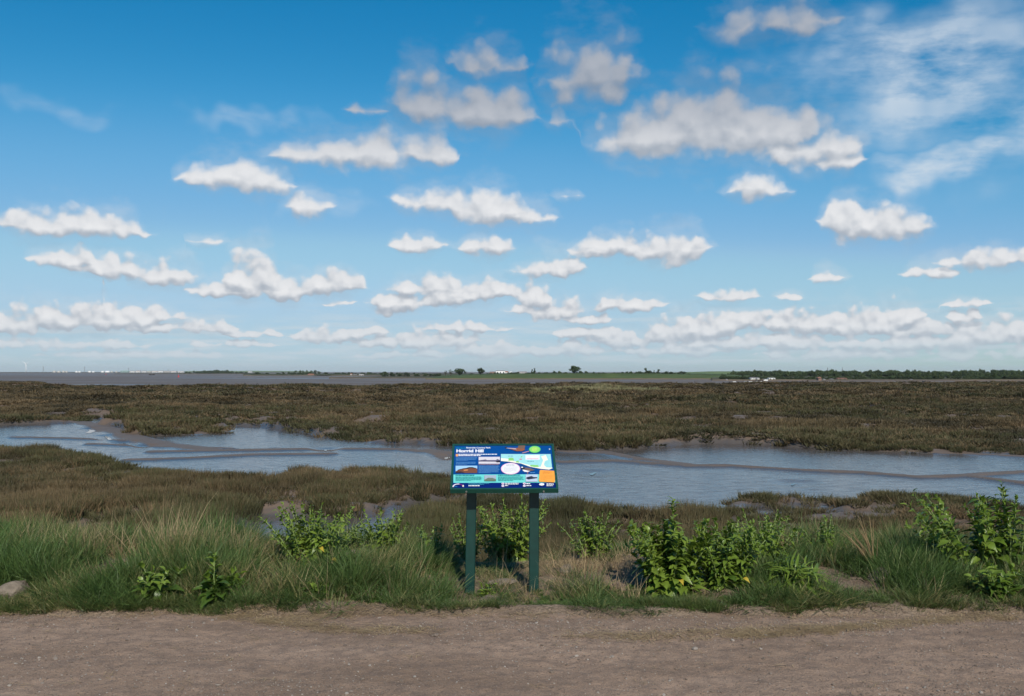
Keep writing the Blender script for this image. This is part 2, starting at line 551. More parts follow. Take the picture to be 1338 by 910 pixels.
# ---- scatter: one object whose mesh holds a few source tufts and the loose points they stand on
sg = bpy.data.node_groups.new('scatter', 'GeometryNodeTree')
sg.interface.new_socket('Geometry', in_out='INPUT', socket_type='NodeSocketGeometry')
sg.interface.new_socket('Geometry', in_out='OUTPUT', socket_type='NodeSocketGeometry')
NVAR = 5
def _build_scatter():
    t = sg
    gi = t.nodes.new('NodeGroupInput'); go = t.nodes.new('NodeGroupOutput')
    jn = t.nodes.new('GeometryNodeJoinGeometry')
    def named(nm, typ):
        n = t.nodes.new('GeometryNodeInputNamedAttribute')
        n.data_type = typ
        n.inputs[0].default_value = nm
        return next(o for o in n.outputs if o.enabled and o.name == 'Attribute')
    vid = named('vid', 'FLOAT'); rot = named('rot', 'FLOAT_VECTOR'); scl = named('scl', 'FLOAT_VECTOR')
    def pick(val):
        c = t.nodes.new('FunctionNodeCompare')
        c.data_type = 'FLOAT'; c.operation = 'EQUAL'
        t.links.new(vid, c.inputs[0]); c.inputs[1].default_value = val; c.inputs['Epsilon'].default_value = .25
        s = t.nodes.new('GeometryNodeSeparateGeometry')
        s.domain = 'POINT'
        t.links.new(gi.outputs[0], s.inputs[0]); t.links.new(c.outputs[0], s.inputs[1])
        return s.outputs[0]
    for i in range(NVAR):
        ins = t.nodes.new('GeometryNodeInstanceOnPoints')
        t.links.new(pick(100 + i), ins.inputs['Points'])
        t.links.new(pick(i), ins.inputs['Instance'])
        t.links.new(rot, ins.inputs['Rotation'])
        t.links.new(scl, ins.inputs['Scale'])
        t.links.new(ins.outputs[0], jn.inputs[0])
    t.links.new(jn.outputs[0], go.inputs[0])
_build_scatter()

def scatter(name, variants, pts, rot, scl, vidx, mat, label=None, cat=None, smooth=False, parent=None):
    V = []; Fs = []; T = []; vid = []; n = 0
    for i, (v, f, t) in enumerate(variants):
        V.append(np.asarray(v, float)); T.append(np.asarray(t, float)); vid.append(np.full(len(v), float(i)))
        Fs += [tuple(int(q) + n for q in ff) for ff in f]
        n += len(v)
    npt = len(pts)
    V = np.concatenate(V + [np.asarray(pts, float)])
    T = np.concatenate(T + [np.zeros(npt)])
    vid = np.concatenate(vid + [100.0 + np.asarray(vidx)])
    rot = np.concatenate([np.zeros((n, 3)), rot]); scl = np.concatenate([np.ones((n, 3)), scl])
    me = mesh_from(name, V, Fs, smooth, {'t': T, 'vid': vid})
    for nm, arr in (('rot', rot), ('scl', scl)):
        a = me.attributes.new(nm, 'FLOAT_VECTOR', 'POINT')
        a.data.foreach_set('vector', arr.astype(np.float32).ravel())
    o = obj(name, me, mat, parent)
    md = o.modifiers.new('scatter', 'NODES')
    md.node_group = sg
    return tag(o, label, cat, kind='stuff')

def blades(n, h, r, w, lean=.35, curl=.5, seg=3, seed=0, hvar=.4, upright=.0):
    """a tuft of n tapering curved blades"""
    q = np.random.RandomState(seed)
    V = []; Fs = []; T = []
    for i in range(n):
        a = q.uniform(0, 2 * math.pi); rr = r * math.sqrt(q.uniform())
        bx, by = rr * math.cos(a), rr * math.sin(a)
        la = a + q.normal(0, .8)
        L = h * (1 - hvar * q.uniform())
        ln = lean * q.uniform(.2, 1.2); cu = curl * q.uniform(.2, 1.2)
        fa = q.uniform(0, 2 * math.pi)
        wx, wy = math.cos(fa) * w * .5, math.sin(fa) * w * .5
        base = len(V)
        x, y, z = bx, by, -.02
        ang = ln
        for s in range(seg + 1):
            tt = s / seg
            ww = 1 - tt ** 1.6
            if s < seg:
                V += [(x - wx * ww, y - wy * ww, z), (x + wx * ww, y + wy * ww, z)]; T += [tt, tt]
            else:
                V.append((x, y, z)); T.append(1)
            ang = ln + cu * (tt + 1 / seg) ** 1.5
            x += math.sin(ang) * math.cos(la) * L / seg
            y += math.sin(ang) * math.sin(la) * L / seg
            z += math.cos(ang) * L / seg
        for s in range(seg - 1):
            b = base + 2 * s
            Fs.append((b, b + 1, b + 3, b + 2))
        b = base + 2 * (seg - 1)
        Fs.append((b, b + 1, b + 2))
    return V, Fs, T

# ------------------------------------------------------------------ ground shapes
def edge_y(X):
    """where the path ends and the verge begins"""
    return 6.72 + .16 * (fbm(X * .9 + 3, X * 0, 5, 3) - .5) * 2 + .05 * (vnoise(X * 5, X * 0, 9) - .5)

def path_z(X, Y):
    return .035 * (fbm(X * .5, Y * .9, 21, 3) - .5) + .022 * (fbm(X * 3, Y * 3.5, 22, 4) - .5) + .010 * (fbm(X * 14, Y * 14, 23, 2) - .5)

def bank_z(X, Y):
    e = edge_y(X)
    d = Y - e
    up = -.03 + .075 * sstep(d, -.12, .12) + .07 * sstep(d, .1, 1.2) + .09 * (fbm(X * 1.1, Y * 1.3, 31, 4) - .5) * sstep(d, .0, .6)
    up = up + .03 * (fbm(X * 7, Y * 7, 32, 3) - .5)
    up = up - .105 * np.exp(-((X + .10) / .75) ** 2) * sstep(d, .05, .4)
    down = 1.25 * sstep(Y + .5 * (fbm(X * .6, Y * .3, 33, 2) - .5), 8.4, 11.4)
    return up - down

MUD = -1.12
def seg_dist(X, Y, pts):
    D = np.full(np.shape(X), 1e9)
    for a, b in zip(pts[:-1], pts[1:]):
        ax, ay = a; bx, by = b
        vx, vy = bx - ax, by - ay
        t = np.clip(((X - ax) * vx + (Y - ay) * vy) / (vx * vx + vy * vy + 1e-9), 0, 1)
        D = np.minimum(D, np.hypot(X - ax - t * vx, Y - ay - t * vy))
    return D

def poly_sd(X, Y, pts):
    """signed distance, positive inside"""
    inside = np.zeros(np.shape(X), bool)
    P_ = list(pts)
    for (ax, ay), (bx, by) in zip(P_, P_[1:] + P_[:1]):
        c = ((ay > Y) != (by > Y)) & (X < (bx - ax) * (Y - ay) / (by - ay + 1e-12) + ax)
        inside ^= c
    D = seg_dist(X, Y, P_ + P_[:1])
    return np.where(inside, D, -D)

def P2(lst, z):
    return [tuple(W(x, y, z)[:2]) for x, y in lst]

VT = -.74   # typical height of the plant tops
chan = P2([(-160, 558), (26, 553.5), (100, 552), (117, 547), (160, 545.5), (130, 555), (170, 558), (215, 556), (300, 555.5), (370, 560), (400, 567), (440, 574), (500, 577.5),
           (590, 581), (680, 588), (760, 588), (830, 585.5), (880, 582), (912, 578), (1000, 580.5), (1100, 587), (1200, 591), (1290, 592.5), (1520, 602)], -1.05) + \
       P2([(1520, 648), (1300, 644), (1180, 636), (1000, 630), (960, 637), (948, 648), (950, 670), (925, 664), (880, 657), (800, 652), (735, 652), (640, 634), (590, 611), (450, 605), (320, 606), (240, 608), (196, 601), (120, 592), (26, 581), (-160, 570)], VT)
island = P2([(166, 563), (178, 558), (215, 555), (262, 557.5), (302, 561.5), (296, 566), (240, 569), (196, 569.5), (172, 567.5)], -1.08)
creek2 = P2([(290, 700), (335, 672), (395, 673), (452, 676), (505, 668), (545, 656), (600, 650), (650, 648), (690, 650), (640, 657), (590, 664), (540, 674), (520, 700), (500, 740), (360, 760), (290, 740)], -1.08)
sparse = P2([(945, 645), (1000, 627), (1180, 633), (1330, 642), (1500, 648), (1500, 800), (1200, 800), (1040, 780), (945, 740)], -1.05)
poolp = P2([(950, 668), (1040, 662), (1110, 668), (1085, 676), (1000, 678), (955, 675)], -1.05)
RIDGES = [
    ([(96, 551), (122, 557), (150, 564), (176, 574), (215, 583), (268, 589)], .75),
    ([(20, 573), (90, 574.5), (160, 577)], .35), ([(170, 603), (240, 601), (330, 596), (430, 595)], .35),
    ([(200, 592), (300, 590.5), (420, 588.5), (520, 589), (566, 593), (592, 600)], .40),
    ([(120, 582), (200, 585), (300, 588)], .3),
    ([(560, 590), (640, 600), (735, 606), (800, 604), (900, 611), (950, 610.5), (1050, 617), (1130, 620), (1200, 626), (1260, 624), (1338, 619), (1450, 622)], .34),
    ([(735, 592), (790, 593), (830, 601), (900, 610)], .35), ([(1260, 624), (1338, 634), (1420, 640)], .3),
    ([(1150, 591), (1290, 596), (1400, 602)], .35),
]
RIDGES = [(P2(a, -1.12), w) for a, w in RIDGES]

POOLS = [P2(a, MUD - .01) for a in ([(112, 566), (117, 563), (115, 561), (121, 561.5), (125, 563.5), (119, 566)], [(136, 570.2), (141, 571), (147, 574.8), (143, 576)], [(160, 579.5), (164, 579), (164, 580.2), (160, 580.5)],
    [(186, 584), (191, 584), (191, 585), (186, 585)], [(424, 588), (427, 587.5), (427, 589.5), (424, 590)],
    [(580, 598.5), (588, 596.5), (590, 598), (582, 600.5)], [(770, 620), (776, 617.5), (780, 617.5), (774, 621.5)], [(1033, 633.5), (1038, 631.5), (1039, 633), (1035, 635)])]

def marsh(X, Y):
    """ground height, plant cover, wetness, plant height of the saltmarsh"""
    wig = (fbm(X * .55, Y * .55, 41, 4) - .5) * np.clip(Y / 30, .5, 2.5)
    cs = poly_sd(X, Y, chan) + wig * .9
    il = poly_sd(X, Y, island) + wig * .4
    c2 = poly_sd(X, Y, creek2) + wig * .5
    sp = poly_sd(X, Y, sparse) + wig
    pl = poly_sd(X, Y, poolp) + wig * .5
    mudf = np.maximum(np.minimum(cs, -il), c2)           # >0 on open mud
    veg = sstep(-mudf, -.10, .35)
    # far edge of the marsh
    fe = np.interp(X / Y, [-.6, -.5, -.43, -.40, -.3, -.2, 0, .2, .6], [172, 172, 168, 150, 176, 170, 182, 205, 215]) + 16 * (fbm(X * .03, X * 0 + .5, 44, 3) - .5)
    # islet of marsh beyond the pool on the left
    ve2 = sstep(.06 - np.abs(X / Y + .52), -.02, .04) * sstep(Y, 196, 200) * (1 - sstep(Y, 226, 240))
    inm = 1 - sstep(Y, fe, fe + 5)
    # winding creeks through the far marsh
    rx = X * .10 + .8 * fbm(X * .05, Y * .05, 46, 2); ry = Y * .05
    rid = np.abs(fbm(rx, ry, 47, 3) - .5) * 2
    cw = sstep(Y, 58, 75)
    creek = (1 - sstep(rid, .02, .10)) * cw
    hum = (fbm(X * .16, Y * .28, 48, 4) - .5)
    hum2 = (fbm(X * .9, Y * .9, 49, 3) - .5)
    z = MUD + .05 + .007 * hum2
    z = z + veg * (.16 + .62 * hum * np.clip(Y / 32, .45, 2.2) + .10 * hum2)
    z = z - creek * .55 * veg
    mound = np.exp(-(((X / Y * 1250 + 669 - 775) / 48) ** 2) - ((Y - 122) / 9) ** 2)
    z = z + mound * .55
    rdg = np.zeros(np.shape(X)); 
    for a, w in RIDGES:
        d = seg_dist(X, Y, a) + .22 * wig
        rdg = np.maximum(rdg, 1 - sstep(d, w * .35, w * 1.25))
    open_ = 1 - veg
    z = z + open_ * (rdg * .06 - .03)
    for a in POOLS:
        pf = sstep(poly_sd(X, Y, a), -.7, -.12)
        z = z * (1 - pf) + (MUD - .02) * pf
    z = np.where(inm > .999, z, z * inm + (1 - inm) * -4.6)
    z = np.maximum(z, -4.6 + ve2 * 3.75)
    veg = np.maximum(veg * inm * (1 - .55 * creek), ve2)
    strk = fbm(X * .22, Y * 1.5, 51, 4)
    wet = open_ * (1 - rdg) * (.60 + .40 * sstep(strk, .28, .50))
    spm = sstep(sp, -.2, .6) * (cs < .2)
    veg = np.where(spm > 0, veg * (1 - spm * (.10 + .80 * sstep(pl, -.2, .3))), veg)
    wet = np.maximum(wet, spm * sstep(pl, -.3, .2) * .9)
    z = z - spm * (.06 + .10 * sstep(pl, -.2, .3)) * np.where(cs < 0, 1, 0)
    # bare hollows in the near marsh
    bare = sstep(fbm(X * .45, Y * .8, 53, 3), .54, .64) * (Y < 26)
    veg = veg * (1 - .9 * bare)
    z = z - bare * .08 * (1 - open_)
    hv = np.clip(.06 + .30 * fbm(X * .14, Y * .24, 52, 3) + .10 * hum2 + .06 * sstep(Y, 40, 80), .07, .4)
    clump = sstep(fbm(X * 1.3, Y * 1.1, 57, 3), .34, .56)
    veg = veg * np.where(Y < 60, .10 + .90 * clump, 1.0)
    hv = hv * np.where(Y < 60, .55 + .6 * clump, 1.0)
    hv = np.where(spm > .3, np.minimum(hv * .8, .17), hv)
    wet = np.maximum(wet, creek * .4)
    return z, np.clip(veg, 0, 1), np.clip(wet, 0, 1), hv, creek, mound, -mudf

# ------------------------------------------------------------------ materials of the ground
def mud_material(name, far=False):
    m, k, out = material(name)
    geo = k.node('ShaderNodeNewGeometry')
    pos = geo.outputs['Position']
    if far:
        a = k.noise(k.v('MULTIPLY', pos, (.0025, .016, 1)), 1.0, 5.0, .6)
        b = k.noise(k.v('MULTIPLY', pos, (.02, .09, 1)), 1.0, 4.0, .6)
        wet = k.map(k.m('ADD', a, k.m('MULTIPLY', k.m('SUBTRACT', b, .5), .3)), .49, .66)
        wet = k.m('MULTIPLY', wet, 1.0)
        dry_r, wet_r = .62, .20
    else:
        w = k.node('ShaderNodeAttribute', attribute_name='wet')
        b = k.noise(k.v('MULTIPLY', pos, (1.2, 5.0, 1)), 1.0, 4.0, .6)
        wet = k.m('ADD', w.outputs['Fac'], k.m('MULTIPLY', k.m('SUBTRACT', b, .5), 1.1))
        wet = k.m('MULTIPLY', k.map(wet, .18, .55), k.map(w.outputs['Fac'], 0.02, .25))
        dry_r, wet_r = .55, .145
    n = k.noise(pos, .8 if not far else .05, 5.0, .6)
    dry = k.mix(n, (.105, .076, .056), (.16, .118, .088))
    c = k.mix(wet, dry, (.085, .075, .070))
    p = k.node('ShaderNodeBsdfPrincipled')
    k.l.new(c, p.inputs['Base Color'])
    n3 = k.noise(k.v('MULTIPLY', pos, (2.0, 6.0, 1)) if not far else k.v('MULTIPLY', pos, (.03, .14, 1)), 1.0, 5.0, .65)
    wr = k.map(n3, .35, .65, wet_r * .45, wet_r * 2.1)
    k.l.new(k.lerp(wet, dry_r, wr), p.inputs['Roughness'])
    p.inputs['IOR'].default_value = 1.42
    bp = k.node('ShaderNodeBump')
    bp.inputs['Distance'].default_value = .03 if not far else .25
    k.l.new(k.lerp(wet, .45, .22), bp.inputs['Strength'])
    k.l.new(k.noise(k.v('MULTIPLY', pos, (5, 9, 5)) if not far else k.v('MULTIPLY', pos, (.5, .9, 1)), 1.0, 5.0, .65), bp.inputs['Height'])
    k.l.new(bp.outputs[0], p.inputs['Normal'])
    k.l.new(p.outputs[0], out.inputs[0])
    return m

def path_material():
    m, k, out = material('gravel_path')
    geo = k.node('ShaderNodeNewGeometry')
    pos = geo.outputs['Position']
    n1 = k.noise(k.v('MULTIPLY', pos, (.5, 1.6, 1)), 1.0, 4.0, .6)
    n2 = k.noise(pos, 9.0, 5.0, .7)
    n3 = k.noise(pos, 70.0, 3.0, .7)
    c = k.mix(k.map(n1, .34, .66), (.245, .166, .114), (.375, .262, .188))
    c = k.mix(k.map(n2, .42, .64, 0, .7), c, (.170, .120, .092))
    c = k.mix(k.map(n3, .57, .70, 0, .6), c, (.40, .32, .25))
    c = k.mix(k.map(k.noise(pos, 110.0, 2.0), .58, .68, 0, .85), c, (.085, .07, .06))
    p = k.node('ShaderNodeBsdfPrincipled')
    k.l.new(c, p.inputs['Base Color'])
    p.inputs['Roughness'].default_value = .92
    p.inputs['Specular IOR Level'].default_value = .25
    h = k.m('ADD', k.m('MULTIPLY', n3, .45), k.m('ADD', k.m('MULTIPLY', n2, .8), k.m('MULTIPLY', k.noise(pos, 190.0, 2.0), .25)))
    bp = k.node('ShaderNodeBump')
    bp.inputs['Strength'].default_value = .9
    bp.inputs['Distance'].default_value = .026
    k.l.new(h, bp.inputs['Height'])
    k.l.new(bp.outputs[0], p.inputs['Normal'])
    k.l.new(p.outputs[0], out.inputs[0])
    return m

def soil_material():
    m, k, out = material('verge_soil')
    geo = k.node('ShaderNodeNewGeometry')
    pos = geo.outputs['Position']
    n1 = k.noise(pos, 2.2, 4.0, .6)
    n2 = k.noise(pos, 24.0, 5.0, .7)
    c = k.mix(k.map(n1, .35, .65), (.20, .145, .105), (.31, .235, .17))
    c = k.mix(k.map(n2, .5, .7), c, (.14, .10, .072))
    p = k.node('ShaderNodeBsdfPrincipled')
    k.l.new(c, p.inputs['Base Color'])
    p.inputs['Roughness'].default_value = .95
    p.inputs['Specular IOR Level'].default_value = .2
    bp = k.node('ShaderNodeBump')
    bp.inputs['Distance'].default_value = .03
    k.l.new(k.m('ADD', n2, k.noise(pos, 80.0, 3.0)), bp.inputs['Height'])
    k.l.new(bp.outputs[0], p.inputs['Normal'])
    k.l.new(p.outputs[0], out.inputs[0])
    return m

def grid_obj(name, X, Y, Z, mat, attrs=None):
    ny, nx = X.shape
    V = np.stack([X.ravel(), Y.ravel(), Z.ravel()], 1)
    i = np.arange(ny * nx).reshape(ny, nx)
    Fq = np.stack([i[:-1, :-1].ravel(), i[:-1, 1:].ravel(), i[1:, 1:].ravel(), i[1:, :-1].ravel()], 1)
    me = bpy.data.meshes.new(name)
    me.vertices.add(len(V)); me.vertices.foreach_set('co', V.ravel())
    me.loops.add(Fq.size); me.loops.foreach_set('vertex_index', Fq.ravel().astype(np.int32))
    me.polygons.add(len(Fq)); me.polygons.foreach_set('loop_start', np.arange(0, Fq.size, 4, dtype=np.int32))
    me.polygons.foreach_set('use_smooth', np.ones(len(Fq), bool))
    if attrs:
        for nm, arr in attrs.items():
            a = me.attributes.new(nm, 'FLOAT', 'POINT')
            a.data.foreach_set('value', arr.ravel().astype(np.float32))
    me.update(calc_edges=True)
    me.validate()
    return tag(obj(name, me, mat), kind='structure')

M_MUD = mud_material('wet_mud')
M_FAR = mud_material('far_mud', True)
M_PATH = path_material()
M_SOIL = soil_material()

# path
xs = np.linspace(-9, 9, 700); ys = np.linspace(-4, 7.1, 420)
ys = np.concatenate([np.linspace(-6, 4, 40)[:-1], np.linspace(4, 7.15, 260)])
X, Y = np.meshgrid(xs, ys)
e = edge_y(X)
grid_obj('path', X, Y, path_z(X, Y) - .10 * sstep(Y, e + .05, e + .35), M_PATH)
# verge bank
xs = np.linspace(-13, 13, 620); ys = np.concatenate([np.linspace(6.35, 9, 150)[:-1], np.linspace(9, 12.5, 60)])
X, Y = np.meshgrid(xs, ys)
grid_obj('verge_bank', X, Y, bank_z(X, Y), M_SOIL)
# saltmarsh ground
ty = np.concatenate([np.linspace(math.log(9.6), math.log(62), 430)[:-1], np.linspace(math.log(62), math.log(262), 260)])
ys = np.exp(ty)
us = np.linspace(-.80, .80, 520)
Yg, Ug = np.meshgrid(ys, us, indexing='ij')
Xg = Ug * Yg
mz, mv, mw, mh, mc, mm, msd = marsh(Xg, Yg)
grid_obj('saltmarsh_mud', Xg, Yg, mz, M_MUD, {'wet': mw})

# mudflat out to the horizon
ys = np.concatenate([[150, 200, 260, 330], np.geomspace(400, 30000, 60)])
xs_u = np.linspace(-1.3, 1.3, 60)
Yg, Ug = np.meshgrid(ys, xs_u, indexing='ij')
grid_obj('mudflat', Ug * Yg, Yg, np.full(Yg.shape, -4.3), M_FAR)

# ------------------------------------------------------------------ information sign
M_GREEN = plain('green_paint', (.004, .034, .027), .42, var=.18, scale=14, bump=.05)
M_GDARK = plain('green_frame_paint', (.010, .060, .045), .38, var=.12, scale=20)
M_STEEL = plain('screw_steel', (.6, .6, .58), .35, metal=.8)
PC = {}
def ink(name, rgb):
    """printed colour given as sRGB 0-255"""
    if name not in PC:
        lin = tuple(((c / 255 + .055) / 1.055) ** 2.4 if c > 10 else c / 255 / 12.92 for c in rgb)
        lin = tuple(c * .80 for c in lin)
        PC[name] = plain('print_' + name, lin, .38, var=.05, scale=40)
    return PC[name]

SGN_Y = 7.36
gz = float(bank_z(np.array([-.2]), np.array([SGN_Y]))[0])
sign = thing('information_sign', 'green framed visitor information board on two square posts, headed Horrid Hill', 'sign', (-.06, SGN_Y, gz))
SW, SL = .80, .60
YB, ZB = 7.168, .820
tilt = math.atan2(.2957, .524)
pan = bpy.data.objects.new('board', None)
# board body: local x to the right, y up the slope, z out of the face; origin at the lower front edge
TH = .030
bm = MB()
bm.box(-SW / 2, SW / 2, .0, SL, -TH, -.004)
board = bm.build('board', M_GDARK, sign)
board.location = Vector((-.057, YB, ZB)) - sign.location
board.rotation_euler = Euler((tilt, 0, 0)).to_matrix().to_euler()
board.rotation_euler = (Matrix.Rotation(R(1.6), 3, 'Z') @ Matrix.Rotation(tilt, 3, 'X')).to_euler()
fr = MB()
fb_ = .011
fr.box(-SW / 2 - .006, -SW / 2 + fb_, -.006, SL + .006, -TH - .002, .004)
fr.box(SW / 2 - fb_, SW / 2 + .006, -.006, SL + .006, -TH - .002, .004)
fr.box(-SW / 2 + fb_, SW / 2 - fb_, SL - fb_, SL + .006, -TH - .002, .004)
fr.box(-SW / 2 + fb_, SW / 2 - fb_, -.006, fb_, -TH - .002, .004)
fr.build('frame', M_GDARK, board)
def PL(cx, cy):
    """place on the printed panel, measured in an enlargement of the photograph"""
    t = (cy - 52) / (575 - 52)
    l_, r_ = 62 - 24 * t, 1222 + 61 * t
    s_ = (cx - l_) / (r_ - l_)
    # depth-correct the slope
    ty = 1 - t
    ty = ty * 1.0 / (1.073 - .073 * ty) if False else ty * (1.0) / (1.0 + .073 * (1 - ty))
    return (s_ - .5) * SW, ty * SL
LAY = [0]
def pr(name, pts, col, raw=False):
    LAY[0] += 1
    m_ = MB()
    m_.poly([p if raw else PL(*p) for p in pts], .0)
    o_ = m_.build(name, col, board)
    o_.location.z = -.0034 + LAY[0] * .00011
    return o_
def rectp(name, x0, y0, x1, y1, col):
    return pr(name, [(x0, y1), (x1, y1), (x1, y0), (x0, y0)], col)
def ell(name, cx, cy, rx, ry, col, n=28):
    return pr(name, [(cx + rx * math.cos(2 * math.pi * i / n), cy - ry * math.sin(2 * math.pi * i / n)) for i in range(n)], col)
def lines(name, x0, y0, x1, y1, n, col, fill=.5, seed=1, words=True, last=.6):
    """rows of small print too fine to read"""
    q = random.Random(seed)
    LAY[0] += 1
    m_ = MB()
    st = (y1 - y0) / n
    for i in range(n):
        x = x0
        xe = x1 if i < n - 1 else x0 + (x1 - x0) * last
        xe -= q.uniform(0, .08) * (x1 - x0)
        while x < xe - 3:
            w_ = min(q.uniform(9, 34), xe - x) if words else xe - x
            ya, yb = y0 + st * i, y0 + st * (i + fill)
            m_.poly([PL(x, yb), PL(x + w_, yb), PL(x + w_, ya), PL(x, ya)])
            x += w_ + 5
    o_ = m_.build(name, col, board)
    o_.location.z = -.0034 + LAY[0] * .00011
    return o_
def text(name, body, x0, y0, x1, y1, col, bold=.0):
    LAY[0] += 1
    cu = bpy.data.curves.new(name, 'FONT')
    cu.body = body
    cu.size = 1.0
    cu.offset = bold
    cu.resolution_u = 4
    tmp = bpy.data.objects.new(name + '_tmp', cu)
    C.objects.link(tmp)
    dg = bpy.context.evaluated_depsgraph_get()
    me = bpy.data.meshes.new_from_object(tmp.evaluated_get(dg))
    bpy.data.objects.remove(tmp)
    co = np.array([v.co[:] for v in me.vertices])
    lo, hi = co.min(0), co.max(0)
    a_, b_ = PL(x0, y1), PL(x1, y0)
    for v in me.vertices:
        v.co.x = a_[0] + (v.co.x - lo[0]) / (hi[0] - lo[0]) * (b_[0] - a_[0])
        v.co.y = a_[1] + (v.co.y - lo[1]) / (hi[1] - lo[1]) * (b_[1] - a_[1])
        v.co.z = 0
    me.materials.clear()
    o_ = obj(name, me, col, board)
    o_.location.z = -.0034 + LAY[0] * .00011
    return o_
white = ink('white', (245, 245, 248)); sky_i = ink('light_blue_text', (95, 150, 205)); blue = ink('blue', (2, 74, 148))
rectp('printed_panel', 76, 60, 1212, 72, blue) if False else None
LAY[0] += 1
pm = MB(); e_ = .012
pm.poly([(-SW / 2 + e_, e_), (SW / 2 - e_, e_), (SW / 2 - e_, SL - e_), (-SW / 2 + e_, SL - e_)])
o_ = pm.build('printed_panel', blue, board); o_.location.z = -.0034
rectp('navy_strip', 57, 497, 1265, 560, ink('navy', (4, 32, 112)))
rectp('turquoise_strip', 66, 398, 1256, 495, ink('turquoise', (112, 218, 212)))
text('heading_text', 'Welcome to', 97, 80, 205, 94, ink('teal_text', (40, 165, 175)), .01)
text('heading_text', 'Riverside Country Park', 214, 77, 497, 98, white, .03)
text('title_text', 'Horrid Hill', 98, 104, 415, 140, white, .045)
rectp('number_square', 93, 158, 118, 187, ink('peach', (245, 170, 100)))
lines('bold_text', 123, 158, 585, 188, 2, white, .62, 3)
lines('body_text', 95, 196, 345, 240, 5, sky_i, .5, 4)
lines('body_text', 95, 252, 335, 286, 4, sky_i, .5, 5)
lines('body_text', 358, 296, 605, 386, 10, sky_i, .5, 6)
rectp('printed_photo', 91, 296, 343, 382, ink('pale_sky', (165, 208, 240)))
pr('photo_hill', [(91, 382), (343, 382), (343, 330), (318, 326), (285, 315), (250, 312), (225, 322), (180, 326), (135, 340), (91, 362)], ink('brick_brown', (125, 78, 58)))
pr('photo_hill', [(110, 345), (150, 334), (200, 328), (235, 316), (285, 313), (330, 325), (330, 331), (270, 324), (220, 332), (165, 338), (120, 350)], ink('dark_hill', (40, 30, 34)))
pr('photo_hill', [(180, 345), (235, 338), (236, 352), (190, 358)], ink('ochre', (205, 135, 85)))
pr('photo_hill', [(91, 382), (200, 382), (150, 362), (91, 366)], ink('dark_earth', (66, 46, 46)))
rectp('printed_photo', 358, 194, 606, 274, ink('grey_sky', (222, 216, 224)))
pr('photo_ships', [(358, 236), (440, 224), (455, 232), (560, 232), (575, 220), (606, 232), (606, 252), (440, 250), (358, 250)], ink('grey_ships', (96, 92, 118)))
pr('photo_ships', [(555, 250), (606, 236), (606, 258), (570, 260)], ink('dark_hill', (40, 30, 34)))
lines('caption_text', 360, 278, 606, 290, 1, ink('brown_grey', (150, 120, 130)), .8, 9, last=1)
# map
pr('map', [(1215, 322), (1182, 345), (1090, 336), (960, 312), (850, 272), (780, 264), (720, 252), (617, 242), (617, 162), (1197, 164)], ink('map_water', (164, 226, 230)))
LAND = [(617, 210), (690, 216), (760, 241), (840, 263), (950, 291), (1050, 316), (1082, 311), (1100, 262), (1110, 236), (1085, 192), (1140, 173), (1168, 232), (1130, 246), (1120, 290), (1150, 320), (1215, 322), (1222, 330), (1182, 346), (1090, 337), (960, 313), (850, 273), (780, 265), (720, 253), (617, 243)]
pr('map_land', LAND[::-1], ink('cream', (250, 247, 228)))
for pts_ in ([(705, 240), (770, 240), (765, 212), (742, 205), (708, 210)], [(792, 260), (830, 262), (822, 240), (800, 244)], [(958, 305), (1000, 314), (1060, 316), (1052, 294), (1000, 290), (965, 290)], [(845, 200), (862, 202), (870, 188), (858, 186)]):
    pr('map_wood', pts_, ink('map_green', (140, 210, 120)))
ell('map_label', 848, 224, 16, 8, ink('map_pink', (205, 150, 170)))
rectp('map_key', 903, 176, 1071, 231, ink('off_white', (240, 242, 250)))
rectp('map_key_line', 918, 215, 1056, 222, ink('pink', (240, 170, 185)))
lines('map_text', 700, 184, 760, 192, 1, ink('map_ink', (110, 170, 185)), .8, 12, last=1)
lines('map_text', 925, 246, 1005, 255, 1, ink('map_ink', (110, 170, 185)), .8, 13, last=1)
ell('round_panel', 731, 335, 113, 68, ink('pink_ring', (250, 185, 225)))
ell('round_panel', 731, 335, 105, 62, ink('round_white', (240, 240, 244)))
lines('round_text', 680, 286, 785, 312, 2, ink('grey_ink', (190, 188, 196)), .5, 15, last=.9)
lines('round_text', 655, 322, 810, 375, 6, ink('pale_ink', (216, 216, 222)), .5, 16)
# small wader standing below the map
pr('bird_body', [(866, 330), (905, 322), (950, 326), (985, 340), (1020, 350), (975, 362), (930, 372), (895, 366), (872, 350)], ink('wing_brown', (120, 98, 92)))
pr('bird_body', [(872, 346), (900, 352), (940, 362), (960, 364), (930, 376), (895, 372), (874, 358)], white)
ell('bird_head', 872, 324, 22, 15, ink('bird_dark', (52, 48, 56)))
ell('bird_head', 866, 320, 12, 7, white)
pr('bird_head', [(850, 322), (840, 328), (852, 329)], ink('bird_dark', (52, 48, 56)))
pr('bird_collar', [(870, 338), (900, 330), (902, 337), (874, 346)], ink('bird_dark', (52, 48, 56)))
pr('bird_leg', [(926, 398), (933, 398), (937, 372), (930, 372)], ink('leg_orange', (200, 120, 95)))
lines('caption_text', 960, 380, 1020, 390, 1, sky_i, .8, 19, last=1)
